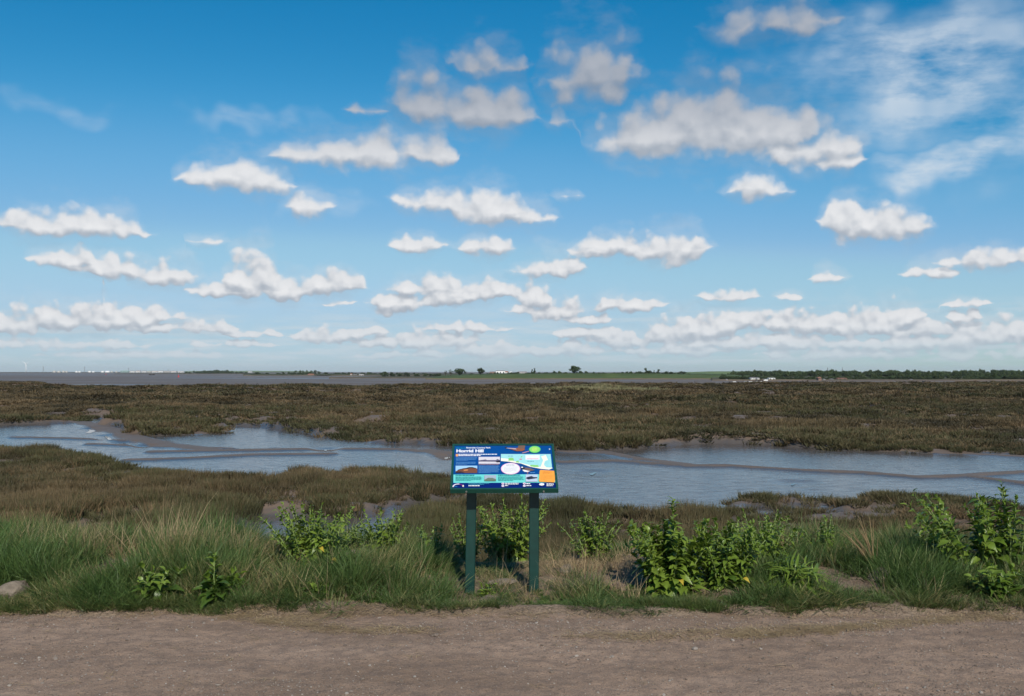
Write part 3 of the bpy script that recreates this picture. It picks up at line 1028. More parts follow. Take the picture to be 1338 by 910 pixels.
# bird flying at the top
pr('flying_bird', [(682, 95), (740, 92), (790, 96), (840, 88), (885, 94), (900, 112), (870, 130), (800, 132), (772, 122), (730, 108)], ink('russet', (150, 92, 66)))
pr('flying_bird', [(815, 92), (820, 66), (900, 64), (896, 96), (860, 104)], ink('wing_grey', (122, 96, 82)))
pr('flying_bird', [(676, 92), (790, 100), (800, 112), (740, 104), (676, 98)], ink('pale_wing', (190, 185, 205)))
pr('flying_bird', [(665, 84), (690, 80), (688, 96), (670, 96)], ink('bird_dark', (52, 48, 56)))
pr('flying_bird', [(862, 152), (905, 140), (946, 128), (944, 136), (900, 150), (866, 158)], ink('leg_pink', (205, 150, 160)))
ell('round_badge', 1012, 112, 68, 41, ink('badge_green', (92, 205, 120)))
ell('round_badge', 1012, 112, 58, 34, ink('badge_lime', (150, 222, 110)))
lines('badge_text', 982, 92, 1046, 134, 4, ink('badge_yellow', (205, 232, 120)), .6, 21, last=.8)
rectp('panel_mark', 1178, 102, 1192, 118, ink('pale_mark', (190, 205, 225)))
q_ = []
for cx_, cy_, a0 in ((1236, 486, 270), (1236, 378, 0), (1084, 368, 90), (1076, 478, 180)):
    for i in range(5):
        a_ = R(a0 + i * 22.5)
        q_.append((cx_ + 14 * math.cos(a_), cy_ - 14 * math.sin(a_)))
pr('orange_note', q_, ink('orange', (250, 170, 70)))
lines('note_text', 1105, 374, 1220, 402, 2, ink('orange_ink', (225, 135, 55)), .6, 23, last=.8)
lines('note_text', 1085, 412, 1225, 475, 6, ink('orange_pale', (240, 155, 62)), .5, 24)
lines('strip_text', 92, 408, 325, 418, 1, ink('strip_dark', (50, 150, 150)), .9, 26, last=1)
lines('strip_text', 92, 428, 405, 482, 5, ink('strip_mid', (88, 195, 190)), .5, 27)
lines('strip_text', 588, 408, 850, 418, 1, ink('strip_dark', (50, 150, 150)), .9, 28, last=1)
lines('strip_text', 588, 428, 890, 482, 5, ink('strip_mid', (88, 195, 190)), .5, 29)
rectp('printed_photo', 426, 414, 563, 482, ink('haze_grey', (168, 182, 198)))
pr('photo_shore', [(426, 482), (563, 482), (563, 462), (520, 446), (470, 444), (440, 462), (426, 466)], ink('olive', (112, 128, 112)))
rectp('printed_photo', 908, 408, 1046, 492, ink('haze_blue', (192, 206, 228)))
pr('photo_boats', [(912, 456), (918, 440), (950, 432), (975, 426), (1000, 438), (1044, 440), (1044, 452), (990, 460), (940, 468)], ink('boat_dark', (46, 52, 72)))
# marks along the lower strip
def arc_mark(name, cx, cy, rx, ry, w_, a0, a1, col):
    n_ = 14
    o1 = [(cx + rx * math.cos(R(a0 + (a1 - a0) * i / n_)), cy - ry * math.sin(R(a0 + (a1 - a0) * i / n_))) for i in range(n_ + 1)]
    o2 = [(cx + (rx - w_) * math.cos(R(a0 + (a1 - a0) * i / n_)), cy - (ry - w_ * .6) * math.sin(R(a0 + (a1 - a0) * i / n_))) for i in range(n_ + 1)]
    pr(name, o1 + o2[::-1], col)
arc_mark('arch_emblem', 120, 552, 66, 40, 16, 60, 180, ink('emblem_white', (235, 225, 240)))
arc_mark('arch_emblem', 120, 552, 66, 40, 16, 8, 75, ink('emblem_purple', (120, 45, 130)))
rectp('arch_emblem', 172, 530, 188, 550, ink('emblem_cream', (240, 235, 215)))
rectp('arch_emblem', 75, 545, 112, 553, ink('emblem_teal', (40, 120, 180)))
lines('contact_text', 242, 503, 490, 530, 3, ink('contact_teal', (70, 160, 190)), .55, 31, last=.8)
lines('contact_text', 242, 533, 372, 545, 1, white, .9, 32, last=1)
for cx_ in (643, 893):
    ell('round_icon', cx_, 515, 17, 12, ink('icon_white', (225, 215, 235)))
    ell('round_icon', cx_, 542, 17, 12, ink('icon_white', (225, 215, 235)))
    rectp('round_icon', cx_ - 6, 510, cx_ + 6, 519, ink('icon_red', (200, 110, 140)))
lines('contact_text', 668, 508, 835, 530, 2, white, .6, 33, last=.95)
lines('contact_text', 668, 534, 705, 546, 1, white, .8, 34, last=1)
lines('contact_text', 915, 512, 975, 526, 1, white, .8, 35, last=.8)
lines('contact_text', 915, 536, 975, 548, 1, white, .8, 36, last=1)
for cx_, r_ in ((1080, 14), (1096, 18), (1112, 14)):
    ell('tree_emblem', cx_, 526, r_, r_ * .9, white, 14)
rectp('tree_emblem', 1094, 530, 1099, 542, white)
lines('council_text', 1152, 516, 1238, 552, 3, white, .6, 38, last=.85)
# two screws under the front edge
for cx_ in (.115, SW - .105):
    m_ = MB(); m_.tube([(0, 0, 0), (0, -.006, 0)], .007, 8)
    m_.build('screw', M_STEEL, board, loc=(cx_ - SW / 2, -.006, -.016))
# posts
def post(xb, xt, ztop, yy):
    m_ = MB()
    X0 = at(xb, yy).x - sign.location.x; X1 = at(xt, yy - .02).x - sign.location.x
    w_ = .0375
    zb_ = -.35
    V = []
    for z_, xc in ((zb_, X0), (ztop, X1)):
        for sx_, sy_ in ((-1, -1), (1, -1), (1, 1), (-1, 1)):
            for k1, k2 in ((1, .86), (.86, 1)) if sx_ * sy_ > 0 else ((.86, 1), (1, .86)):
                V.append((xc + sx_ * w_ * k1, yy - SGN_Y + w_ + sy_ * w_ * k2, z_))
    n_ = 8
    Fs = [tuple(range(n_))[::-1], tuple(range(n_, 2 * n_))] + [(i, (i + 1) % n_, (i + 1) % n_ + n_, i + n_) for i in range(n_)]
    m_.add(V, Fs)
    return m_.build('post', M_GREEN, sign)
zt = ZB + .19 * math.tan(tilt) - gz
post(612.2, 616.4, zt - .035, SGN_Y)
post(697.4, 698.2, zt - .035, SGN_Y)

# ------------------------------------------------------------------ saltmarsh plants
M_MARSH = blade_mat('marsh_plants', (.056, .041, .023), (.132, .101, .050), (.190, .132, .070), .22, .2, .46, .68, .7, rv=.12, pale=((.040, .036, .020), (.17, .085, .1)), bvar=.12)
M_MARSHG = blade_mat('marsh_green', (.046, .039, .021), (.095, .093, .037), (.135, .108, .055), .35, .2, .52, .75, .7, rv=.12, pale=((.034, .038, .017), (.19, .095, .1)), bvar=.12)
q = np.random.RandomState(3)
def sample(n, y0, y1, pw=1.0, um=.74):
    u = q.uniform(size=n)
    if pw == 1.0:
        Ys = np.exp(np.log(y0) + u * (np.log(y1) - np.log(y0)))
    else:
        Ys = (y0 ** (1 - pw) + u * (y1 ** (1 - pw) - y0 ** (1 - pw))) ** (1 / (1 - pw))
    Xs = q.uniform(-um, um, n) * Ys
    return Xs, Ys
def marsh_scatter(name, n, y0, y1, pw, variants, s_h, s_w, mat, label, green=None):
    Xs, Ys = sample(n, y0, y1, pw)
    z, veg, wet, hv, ck, md, sd = marsh(Xs, Ys)
    keep = q.uniform(size=n) < veg
    gsel = (sstep(-sd + .8 * (fbm(Xs * .3, Ys * .3, 71, 3) - .5) * 4, -3.2, -.2) if True else 0)
    gr = q.uniform(size=n) < np.maximum(gsel * .85, .55 * sstep(fbm(Xs * .05, Ys * .09, 72, 3), .5, .62))
    if green is not None:
        keep &= (gr == green)
    Xs, Ys, z, hv = Xs[keep], Ys[keep], z[keep], hv[keep]
    m_ = len(Xs)
    rot = np.stack([q.normal(0, .10, m_), q.normal(0, .10, m_), q.uniform(0, 6.28, m_)], 1)
    w_ = s_w(Ys) * q.uniform(.75, 1.3, m_)
    h_ = hv * s_h(Ys) * q.uniform(.7, 1.25, m_)
    scl = np.stack([w_, w_, h_], 1)
    return scatter(name, variants, np.stack([Xs, Ys, z - .02], 1), rot, scl, q.randint(0, NVAR, m_), mat, label, 'marsh plants')
def frond(n, seed, w=.05):
    return blades(n, 1.0, .5, w, .22, .30, 2, seed, .6)
near_v = [frond(64, 100 + i, .050) for i in range(NVAR)]
far_v = [frond(40, 120 + i, .085) for i in range(NVAR)]
one = lambda y: y * 0 + 1.0
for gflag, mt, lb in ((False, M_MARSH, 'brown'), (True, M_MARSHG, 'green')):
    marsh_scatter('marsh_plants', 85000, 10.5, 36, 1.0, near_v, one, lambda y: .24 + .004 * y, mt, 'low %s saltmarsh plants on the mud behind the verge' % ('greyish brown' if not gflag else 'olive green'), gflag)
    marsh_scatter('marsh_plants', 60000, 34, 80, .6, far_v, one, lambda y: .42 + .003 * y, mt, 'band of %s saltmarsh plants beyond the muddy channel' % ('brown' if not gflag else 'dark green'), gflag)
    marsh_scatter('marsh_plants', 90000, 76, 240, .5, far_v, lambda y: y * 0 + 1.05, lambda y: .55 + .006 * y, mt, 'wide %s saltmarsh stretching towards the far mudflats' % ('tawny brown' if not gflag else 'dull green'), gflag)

# pale grass on the low mound out on the marsh
M_PALE = blade_mat('mound_grass', (.16, .15, .07), (.26, .25, .13), (.34, .29, .16), .3, .3)
n = 1500
Ys = 122 + q.normal(0, 6, n); px_ = 772 + q.normal(0, 42, n); Xs = (px_ - CX) / FPX * Ys
z = marsh(Xs, Ys)[0]
scatter('mound_grass', far_v, np.stack([Xs, Ys, z - .02], 1), np.stack([q.normal(0, .1, n), q.normal(0, .1, n), q.uniform(0, 6.3, n)], 1), np.stack([q.uniform(.5, .9, n)] * 2 + [q.uniform(.3, .55, n)], 1), q.randint(0, NVAR, n), M_PALE, 'pale dry grass on the low mound out in the marsh', 'grass')

# mirror-still pools on the mud
m_, k, out = material('still_water')
p = k.node('ShaderNodeBsdfPrincipled')
p.inputs['Base Color'].default_value = (.05, .05, .045, 1)
p.inputs['Roughness'].default_value = .04
p.inputs['IOR'].default_value = 1.33
k.l.new(p.outputs[0], out.inputs[0])
M_POOL = m_
for pts_ in POOLS:
    b_ = MB(); b_.add([(x_, y_, MUD - .008) for x_, y_ in pts_], [tuple(range(len(pts_)))])
    tag(b_.build('pool', M_POOL), kind='structure')
b_ = MB(); zz = -.95
b_.add([W(x_, y_, zz) for x_, y_ in [(20, 505.0), (105, 504.6), (98, 503.6), (66, 503.2), (62, 504.0), (38, 503.9)]], [tuple(range(6))])
tag(b_.build('pool', M_POOL), kind='structure')

# ------------------------------------------------------------------ verge: grass, straw, leafy plants, stones, gravel
M_GRASS = blade_mat('verge_grass', (.072, .098, .030), (.092, .168, .044), (.28, .225, .105), 1.6, .35, .54, .80, .5)
M_SHORT = blade_mat('short_grass', (.080, .105, .032), (.095, .155, .042), (.24, .19, .09), 2.4, .35, .54, .80, .5)
M_STRAW = blade_mat('dry_straw', (.30, .215, .115), (.46, .355, .21), (.26, .185, .10), 3.0, .25, .55, .8, .7)
PXH = [-60, 0, 150, 210, 260, 320, 336, 352, 380, 420, 450, 480, 520, 570, 592, 612, 640, 668, 700, 740, 770, 800, 830, 900, 950, 985, 1040, 1100, 1125, 1145, 1165, 1220, 1270, 1310, 1420]
HH = [.28, .28, .29, .34, .37, .33, .20, .16, .27, .27, .29, .24, .26, .24, .08, .05, .10, .06, .05, .08, .20, .12, .10, .10, .14, .22, .26, .24, .13, .18, .27, .27, .20, .24, .28]
DD = [1, 1, 1, 1, 1, 1, .5, .4, .9, 1, 1, .95, 1, 1, .35, .15, .4, .2, .15, .4, .8, .6, .6, .5, .9, 1, 1, 1, .6, .8, 1, 1, 1, 1, 1]
gv = [blades([40, 34, 26, 40, 18][i], [1.0, .9, 1.0, .8, 1.25][i], .17, [.011, .014, .020, .010, .013][i], [.20, .25, .35, .15, .12][i], [.5, .6, .8, .45, .3][i], 4, 200 + i, .65) for i in range(NVAR)]
n = 21000
Ys = 6.62 + 2.3 * q.uniform(size=n)
Xs = q.uniform(-.86, .86, n) * Ys
pxx = CX + FPX * Xs / Ys
h_ = np.interp(pxx, PXH, HH); d_ = np.interp(pxx, PXH, DD)
patch = fbm(Xs * 1.6, Ys * 1.6, 81, 3)
d_ = d_ * sstep(patch, .31, .54)
for px_, yy_, rr_ in ((207, 7.05, .20), (287, 6.98, .22), (408, 7.75, .30), (408, 7.3, .16), (500, 8.15, .2), (662, 8.7, .40), (775, 8.35, .25), (878, 7.1, .40), (945, 7.25, .36), (992, 7.9, .25), (1040, 7.22, .20), (1268, 7.6, .34), (1305, 7.02, .2), (462, 7.9, .16), (1146, 7.35, .10), (30, 6.95, .16)):
    c_ = at(px_, yy_)
    d_ = d_ * (.12 + .88 * sstep(np.hypot(Xs - c_.x, (Ys - yy_) * .8), rr_ * .6, rr_ * 1.15))
back = sstep(Ys - edge_y(Xs), .0, .55)
keep = (q.uniform(size=n) < d_) & (Ys > edge_y(Xs) + .06)
Xs, Ys, h_, back = Xs[keep], Ys[keep], h_[keep], back[keep]
n = len(Xs)
hs_ = h_ * (.35 + .65 * back) * q.uniform(.7, 1.25, n)
wid = np.clip(.5 + 1.2 * hs_, .4, 1.0) * q.uniform(.5, .8, n)
scatter('verge_grass', gv, np.stack([Xs, Ys, bank_z(Xs, Ys) - .01], 1), np.stack([q.normal(0, .12, n), q.normal(-.06, .14, n), q.uniform(0, 6.3, n)], 1), np.stack([wid, wid, hs_], 1), q.randint(0, NVAR, n), M_GRASS, 'long blue-green grass growing along the path edge', 'grass')
# short turf at the path edge
sv = [blades(22, 1.0, .40, .040, .5, .8, 3, 220 + i, .5) for i in range(NVAR)]
n = 11500
Xs = q.uniform(-6.6, 6.6, n); e_ = edge_y(Xs)
Ys = e_ + np.abs(q.normal(.10, .18, n)) + .22 * (fbm(Xs * 1.7, Xs * 0, 84, 3) - .5) + .02
pxx = CX + FPX * Xs / Ys
d_ = np.interp(pxx, [-50, 320, 345, 400, 420, 470, 500, 545, 580, 860, 1090, 1150, 1250, 1300, 1400], [1, .9, .08, .2, .8, .5, .15, .3, 1, 1, .9, .35, .5, .15, .6])
keep = q.uniform(size=n) < d_ * sstep(fbm(Xs * 3.0, Ys * 3.0, 83, 4), .36, .56)
Xs, Ys = Xs[keep], Ys[keep]; n = len(Xs)
hs_ = q.uniform(.025, .10, n) ; wd = q.uniform(.06, .12, n)
scatter('short_grass', sv, np.stack([Xs, Ys, bank_z(Xs, Ys)], 1), np.stack([q.normal(0, .15, n), q.normal(0, .15, n), q.uniform(0, 6.3, n)], 1), np.stack([wd, wd, hs_], 1), q.randint(0, NVAR, n), M_SHORT, 'short green turf in a strip where the path ends', 'grass')
# dry grass among the green
tv = [blades(9, 1.0, .14, .0085, .30, .45, 4, 240 + i, .55) for i in range(NVAR)]
def straw(name, px, Yc, spx, sy, n, h, label, lean=(0, 0), w=(.5, .9)):
    Xs = (px + q.normal(0, spx, n) - CX) / FPX * Yc; Ys = Yc + q.normal(0, sy, n)
    hs_ = h * q.uniform(.55, 1.2, n); wd = q.uniform(w[0], w[1], n) * np.clip(h * 1.6, .25, 1)
    return scatter(name, tv, np.stack([Xs, Ys, bank_z(Xs, Ys) - .01], 1), np.stack([lean[1] + q.normal(0, .12, n), lean[0] + q.normal(0, .14, n), q.normal(0, .8, n)], 1), np.stack([wd, wd, hs_], 1), q.randint(0, NVAR, n), M_STRAW, label, 'dry grass')
straw('dry_grass', 225, 8.0, 14, .10, 24, .68, 'tall pale dry grass stalks standing above the long green grass')
straw('dry_grass', 275, 8.0, 34, .15, 44, .46, 'thinner dry grass stalks beside the tallest pale clump')
straw('dry_grass', 110, 8.1, 40, .15, 56, .42, 'short dry grass stalks behind the long green grass')
straw('dry_grass', 340, 7.1, 22, .16, 60, .17, 'brown dead grass around the bare earth by the path', (.2, 0))
straw('dry_grass', 490, 7.7, 26, .14, 46, .26, 'bleached grass tuft between two leafy plants')
straw('dry_grass', 770, 7.9, 30, .2, 60, .22, 'straw coloured grass to one side of the sign post')
straw('dry_grass', 1290, 7.5, 40, .2, 30, .25, 'dry grass under the tall arching leafy plant')
straw('dry_grass', 30, 8.2, 20, .12, 22, .40, 'dry grass stalks behind the half buried boulder')
n = 900
Ys = 6.9 + 1.7 * q.uniform(size=n); Xs = q.uniform(-.6, .6, n) * Ys
pxx = CX + FPX * Xs / Ys
kp = q.uniform(size=n) < np.interp(pxx, [0, 300, 340, 400, 480, 560, 620, 700, 780, 840, 1000, 1100, 1250, 1340], [.25, .3, .9, .5, .9, .6, .5, .9, .9, .3, .25, .5, .3, .4])
Xs, Ys = Xs[kp], Ys[kp]; n = len(Xs)
hh_ = q.uniform(.10, .32, n)
scatter('dry_grass', tv, np.stack([Xs, Ys, bank_z(Xs, Ys) - .01], 1), np.stack([q.normal(0, .3, n), q.normal(0, .3, n), q.uniform(0, 6.3, n)], 1), np.stack([hh_ * 1.6, hh_ * 1.6, hh_], 1), q.randint(0, NVAR, n), M_STRAW, 'dead grass stems mixed through the whole green verge', 'dry grass')
# a bundle of leaning dead stalks
st = thing('dead_stalks', 'bundle of stiff dead stalks leaning over the grass above a dark boulder', 'dead plant', at(1140, 7.65, float(bank_z(at(1140, 7.65).x, np.array(7.65)))))
for i in range(16):
    r_ = random.Random(i + 5)
    a_ = r_.uniform(-.85, .12); L_ = r_.uniform(.25, .46)
    m_ = MB()
    pts_ = [(r_.uniform(-.03, .03), r_.uniform(-.05, .05), 0)]
    for s_ in range(4):
        l0 = pts_[-1]
        aa = a_ * (.7 + .2 * s_)
        pts_.append((l0[0] + math.sin(aa) * L_ / 4, l0[1] + r_.uniform(-.012, .012), l0[2] + math.cos(aa) * L_ / 4))
    m_.tube(pts_, [.0045, .0042, .0038, .003, .0015], 5)
    m_.build('stalk', M_STRAW, st)

# straw litter and gravel on the path
lv = []
for i in range(NVAR):
    r_ = np.random.RandomState(300 + i)
    V = []; Fs = []; T = []
    for j in range(5):
        a_ = r_.uniform(0, 6.3); L_ = r_.uniform(.04, .11); x_, y_ = r_.normal(0, .035, 2); w_ = .0016
        dx_, dy_ = math.cos(a_) * L_ / 2, math.sin(a_) * L_ / 2
        b_ = len(V)
        bend = r_.uniform(.002, .012)
        V += [(x_ - dx_, y_ - dy_, .002), (x_ - dy_ / L_ * w_ * 2, y_ + dx_ / L_ * w_ * 2, bend), (x_ + dx_, y_ + dy_, .002), (x_ + dy_ / L_ * w_ * 2, y_ - dx_ / L_ * w_ * 2, bend)]
        Fs.append((b_, b_ + 3, b_ + 2, b_ + 1)); T += [.3, .8, .3, .8]
    lv.append((V, Fs, T))
LX = []; LY = []
for (pts_, n_, sg_) in (([(300, 803), (360, 812), (440, 822), (560, 826)], 420, .05), ([(750, 832), (850, 834), (960, 828), (1060, 822)], 300, .06), ([(960, 835), (1060, 826), (1180, 815), (1320, 806)], 620, .05), ([(320, 800), (400, 806), (500, 800)], 240, .06), ([(640, 745), (740, 745), (830, 755)], 1100, .20), ([(600, 750), (690, 740)], 300, .14), ([(330, 790), (350, 770), (470, 780), (540, 785)], 420, .12), ([(0, 802), (300, 802), (700, 806), (1338, 804)], 420, .05)):
    for i in range(n_):
        u_ = q.uniform() * (len(pts_) - 1); j = int(u_); f_ = u_ - j
        x_ = pts_[j][0] * (1 - f_) + pts_[j + 1][0] * f_; y_ = pts_[j][1] * (1 - f_) + pts_[j + 1][1] * f_
        w_ = W(x_, y_)
        LX.append(w_.x + q.normal(0, sg_ * 1.5)); LY.append(w_.y + q.normal(0, sg_))
for i in range(160):
    LX.append(q.uniform(-4.5, 4.5)); LY.append(q.uniform(4.6, 6.8))
LX = np.array(LX); LY = np.array(LY); n = len(LX)
lz = np.maximum(path_z(LX, LY) - .10 * sstep(LY, edge_y(LX) + .05, edge_y(LX) + .35), np.where(LY > 6.35, bank_z(LX, LY), -9)) + .003
scatter('straw_litter', lv, np.stack([LX, LY, lz], 1), np.stack([q.normal(0, .08, n), q.normal(0, .08, n), q.normal(0, .5, n)], 1), np.stack([q.uniform(.6, 1.3, n)] * 3, 1), q.randint(0, NVAR, n), M_STRAW, 'scattered straw lying along the path edge', 'straw')

import bmesh
def stone_mesh(name, seed, sub=2, flat=.6, rough=.25):
    bm_ = bmesh.new()
    bmesh.ops.create_icosphere(bm_, subdivisions=sub, radius=1.0)
    r_ = np.random.RandomState(seed)
    pl_ = [(Vector(r_.normal(size=3)).normalized(), r_.uniform(.55, .9)) for _ in range(9)]
    for v in bm_.verts:
        p_ = v.co.copy()
        for nrm, d in pl_:
            e_ = p_.dot(nrm) - d
            if e_ > 0:
                p_ -= nrm * e_ * .85
        nz = float(fbm(np.array(p_.x * 1.7 + seed), np.array(p_.y * 1.7 + p_.z * 1.3), seed, 3)) - .5
        p_ *= 1 + nz * rough
        v.co = (p_.x, p_.y * .85, p_.z * flat)
    me = bpy.data.meshes.new(name)
    bm_.to_mesh(me); bm_.free()
    return me
def stone_mat(name, ca, cb, cc):
    m, k, out = material(name)
    tcn = k.node('ShaderNodeTexCoord')
    oi = k.node('ShaderNodeObjectInfo')
    n1 = k.noise(tcn.outputs['Object'], 2.5, 5.0, .65)
    c = k.mix(k.map(n1, .3, .7), ca, cb)
    c = k.mix(k.map(oi.outputs['Random'], .55, 1.0), c, cc)
    p = k.node('ShaderNodeBsdfPrincipled')
    p.inputs['Roughness'].default_value = .9
    p.inputs['Specular IOR Level'].default_value = .25
    k.l.new(c, p.inputs['Base Color'])
    b = k.node('ShaderNodeBump'); b.inputs['Distance'].default_value = .02; b.inputs['Strength'].default_value = .7
    k.l.new(k.noise(tcn.outputs['Object'], 9.0, 6.0, .7), b.inputs['Height']); k.l.new(b.outputs[0], p.inputs['Normal'])
    k.l.new(p.outputs[0], out.inputs[0])
    return m
M_STONE = stone_mat('boulder_stone', (.13, .105, .08), (.25, .205, .16), (.20, .165, .13))
M_PEB = stone_mat('path_gravel', (.13, .10, .08), (.30, .235, .185), (.44, .39, .34))
pv = []
for i in range(NVAR):
    me = stone_mesh('pebble', 40 + i, 1, .6, .2)
    pv.append(([v.co[:] for v in me.vertices], [tuple(p.vertices) for p in me.polygons], [0] * len(me.vertices)))
n = 55000
Xs = q.uniform(-6, 6, n); Ys = 4.5 + 2.35 * q.uniform(size=n)
cl = fbm(Xs * .8, Ys * 2.2, 91, 3)
keep = (q.uniform(size=n) < .25 + .75 * sstep(cl, .40, .66)) & (Ys < edge_y(Xs) + .02)
Xs, Ys = Xs[keep], Ys[keep]; n = len(Xs)
sz = .0028 + .0055 * q.uniform(size=n) ** 2 + .011 * q.uniform(size=n) ** 30
scatter('gravel', pv, np.stack([Xs, Ys, path_z(Xs, Ys) + sz * .2], 1), np.stack([q.normal(0, .3, n), q.normal(0, .3, n), q.uniform(0, 6.3, n)], 1), np.stack([sz] * 3, 1), q.randint(0, NVAR, n), M_PEB, 'loose gravel bits on the brown path', 'gravel', smooth=False)
# boulders
for (px, Yb_, sz_, lab) in ((20, 7.05, (.16, .12, .11), 'pale half buried boulder in grass at the path edge'), (462, 7.85, (.14, .11, .15), 'rounded tan boulder behind a tuft of long grass'), (1150, 7.45, (.16, .13, .10), 'dark grey boulder beneath the leaning dead stalks'),
                            (655, 7.65, (.14, .10, .05), 'flat worn stone between the two sign posts'), (640, 7.28, (.17, .07, .035), 'low flat stone at the turf edge between the sign posts'), (742, 7.85, (.10, .08, .06), 'small flat stone in dry straw beside the sign')):
    loc = at(px, Yb_); loc.z = float(bank_z(np.array(loc.x), np.array(Yb_))) + sz_[2] * .05
    b_ = obj('boulder', stone_mesh('boulder', int(px) + 3, 3, .8, .35), M_STONE, None, loc, (0, 0, px * .37), sz_)
    tag(b_, lab, 'boulder', 'stones in the verge')
for (px, py, s_, lab) in ((1100, 846, .016, 'small grey stone lying among gravel on the path'), (721, 879, .018, 'pale angular stone on the path near its gravelly middle'), (570, 832, .022, 'dark chip of stone lying alone on the path'), (908, 850, .02, 'grey stone beside the straw on the path'), (800, 860, .015, 'light brown stone pressed into the path')):
    loc = W(px, py); loc.z = float(path_z(np.array(loc.x), np.array(loc.y))) + s_ * .3
    tag(obj('path_stone', stone_mesh('path_stone', int(px), 2, .6, .3), M_PEB, None, loc, (0, 0, px), s_), lab, 'stone', 'stones on the path')

# leafy plants (wild beet)
def leaf_mesh(name, wprof, fold, droop, seed, wave=.03):
    r_ = np.random.RandomState(seed)
    ns = len(wprof)
    V = []; Fs = []; T = []
    for i, w_ in enumerate(wprof):
        t = i / (ns - 1)
        zc = .10 * math.sin(t * 2.2) - droop * t ** 2.2
        tw = r_.uniform(-wave, wave, 2)
        V += [(t * (1 - .12 * droop), -w_, zc + fold * w_ + tw[0] * (w_ > .05)), (t * (1 - .12 * droop), 0, zc), (t * (1 - .12 * droop), w_, zc + fold * w_ + tw[1] * (w_ > .05))]
        T += [t, t, t]
        if i:
            b = 3 * i
            Fs += [(b - 3, b - 2, b + 1, b), (b - 2, b - 1, b + 2, b + 1)]
    return V, Fs, T
PROF = [([.018, .018, .10, .21, .25, .22, .14, .012], .55, .35), ([.018, .02, .15, .27, .26, .18, .09, .01], .35, .6), ([.015, .016, .07, .15, .18, .16, .09, .008], .8, .2), ([.02, .03, .17, .24, .29, .23, .12, .02], .25, .85)]
NARROW = [([.02, .035, .05, .06, .058, .05, .032, .005], .5, .7), ([.02, .04, .06, .07, .066, .055, .03, .005], .4, 1.1)]
def leaf_material(name, ca, cb, vein):
    m, k, out = material(name)
    t = k.node('ShaderNodeAttribute', attribute_name='t')
    geo = k.node('ShaderNodeNewGeometry')
    n1 = k.noise(geo.outputs['Position'], 9.0, 3.0, .6)
    oi = k.node('ShaderNodeObjectInfo')
    f = k.m('ADD', k.m('MULTIPLY', n1, .7), k.m('MULTIPLY', oi.outputs['Random'], .35))
    c = k.mix(k.map(f, .3, .75), ca, cb)
    c = k.mix(k.map(t.outputs['Fac'], .05, .3, .85, 0), c, vein)
    p = k.node('ShaderNodeBsdfPrincipled')
    k.l.new(c, p.inputs['Base Color'])
    p.inputs['Roughness'].default_value = .36
    p.inputs['Specular IOR Level'].default_value = .5
    bp = k.node('ShaderNodeBump'); bp.inputs['Distance'].default_value = .004; bp.inputs['Strength'].default_value = .5
    k.l.new(k.noise(geo.outputs['Position'], 110.0, 3.0), bp.inputs['Height']); k.l.new(bp.outputs[0], p.inputs['Normal'])
    tr = k.node('ShaderNodeBsdfTranslucent')
    k.l.new(k.mix(.5, c, (.16, .24, .02)), tr.inputs[0])
    mx = k.node('ShaderNodeMixShader'); mx.inputs[0].default_value = .28
    k.l.new(p.outputs[0], mx.inputs[1]); k.l.new(tr.outputs[0], mx.inputs[2])
    k.l.new(mx.outputs[0], out.inputs[0])
    return m
M_LEAF = leaf_material('beet_leaf', (.046, .094, .013), (.100, .165, .026), (.17, .22, .06))
M_LEAFL = leaf_material('young_leaf', (.105, .175, .020), (.185, .260, .040), (.20, .25, .07))
M_YEL = leaf_material('yellow_leaf', (.45, .33, .03), (.55, .42, .06), (.45, .38, .10))
M_STEM = plain('beet_stem', (.17, .23, .07), .5, var=.25, scale=9)
LM = []
for i, (w_, f_, d_) in enumerate(PROF + NARROW):
    v_, fs_, t_ = leaf_mesh('leaf', w_, f_, d_, 500 + i)
    me = mesh_from('leaf', v_, fs_, True, {'t': t_})
    LM.append((np.array(v_), fs_, t_, me))
LME = {}
def leaf_me(i, mat):
    key = (i, mat.name)
    if key not in LME:
        m_ = LM[i][3].copy(); m_.materials.clear(); m_.materials.append(mat)
        LME[key] = m_
    return LME[key]

def leaf_frame(pos, dirv, up):
    x_ = dirv.normalized()
    z_ = (up - x_ * up.dot(x_))
    z_ = z_.normalized() if z_.length > 1e-4 else x_.orthogonal().normalized()
    y_ = z_.cross(x_)
    M = Matrix((x_, y_, z_)).transposed().to_4x4()
    M.translation = pos
    return M

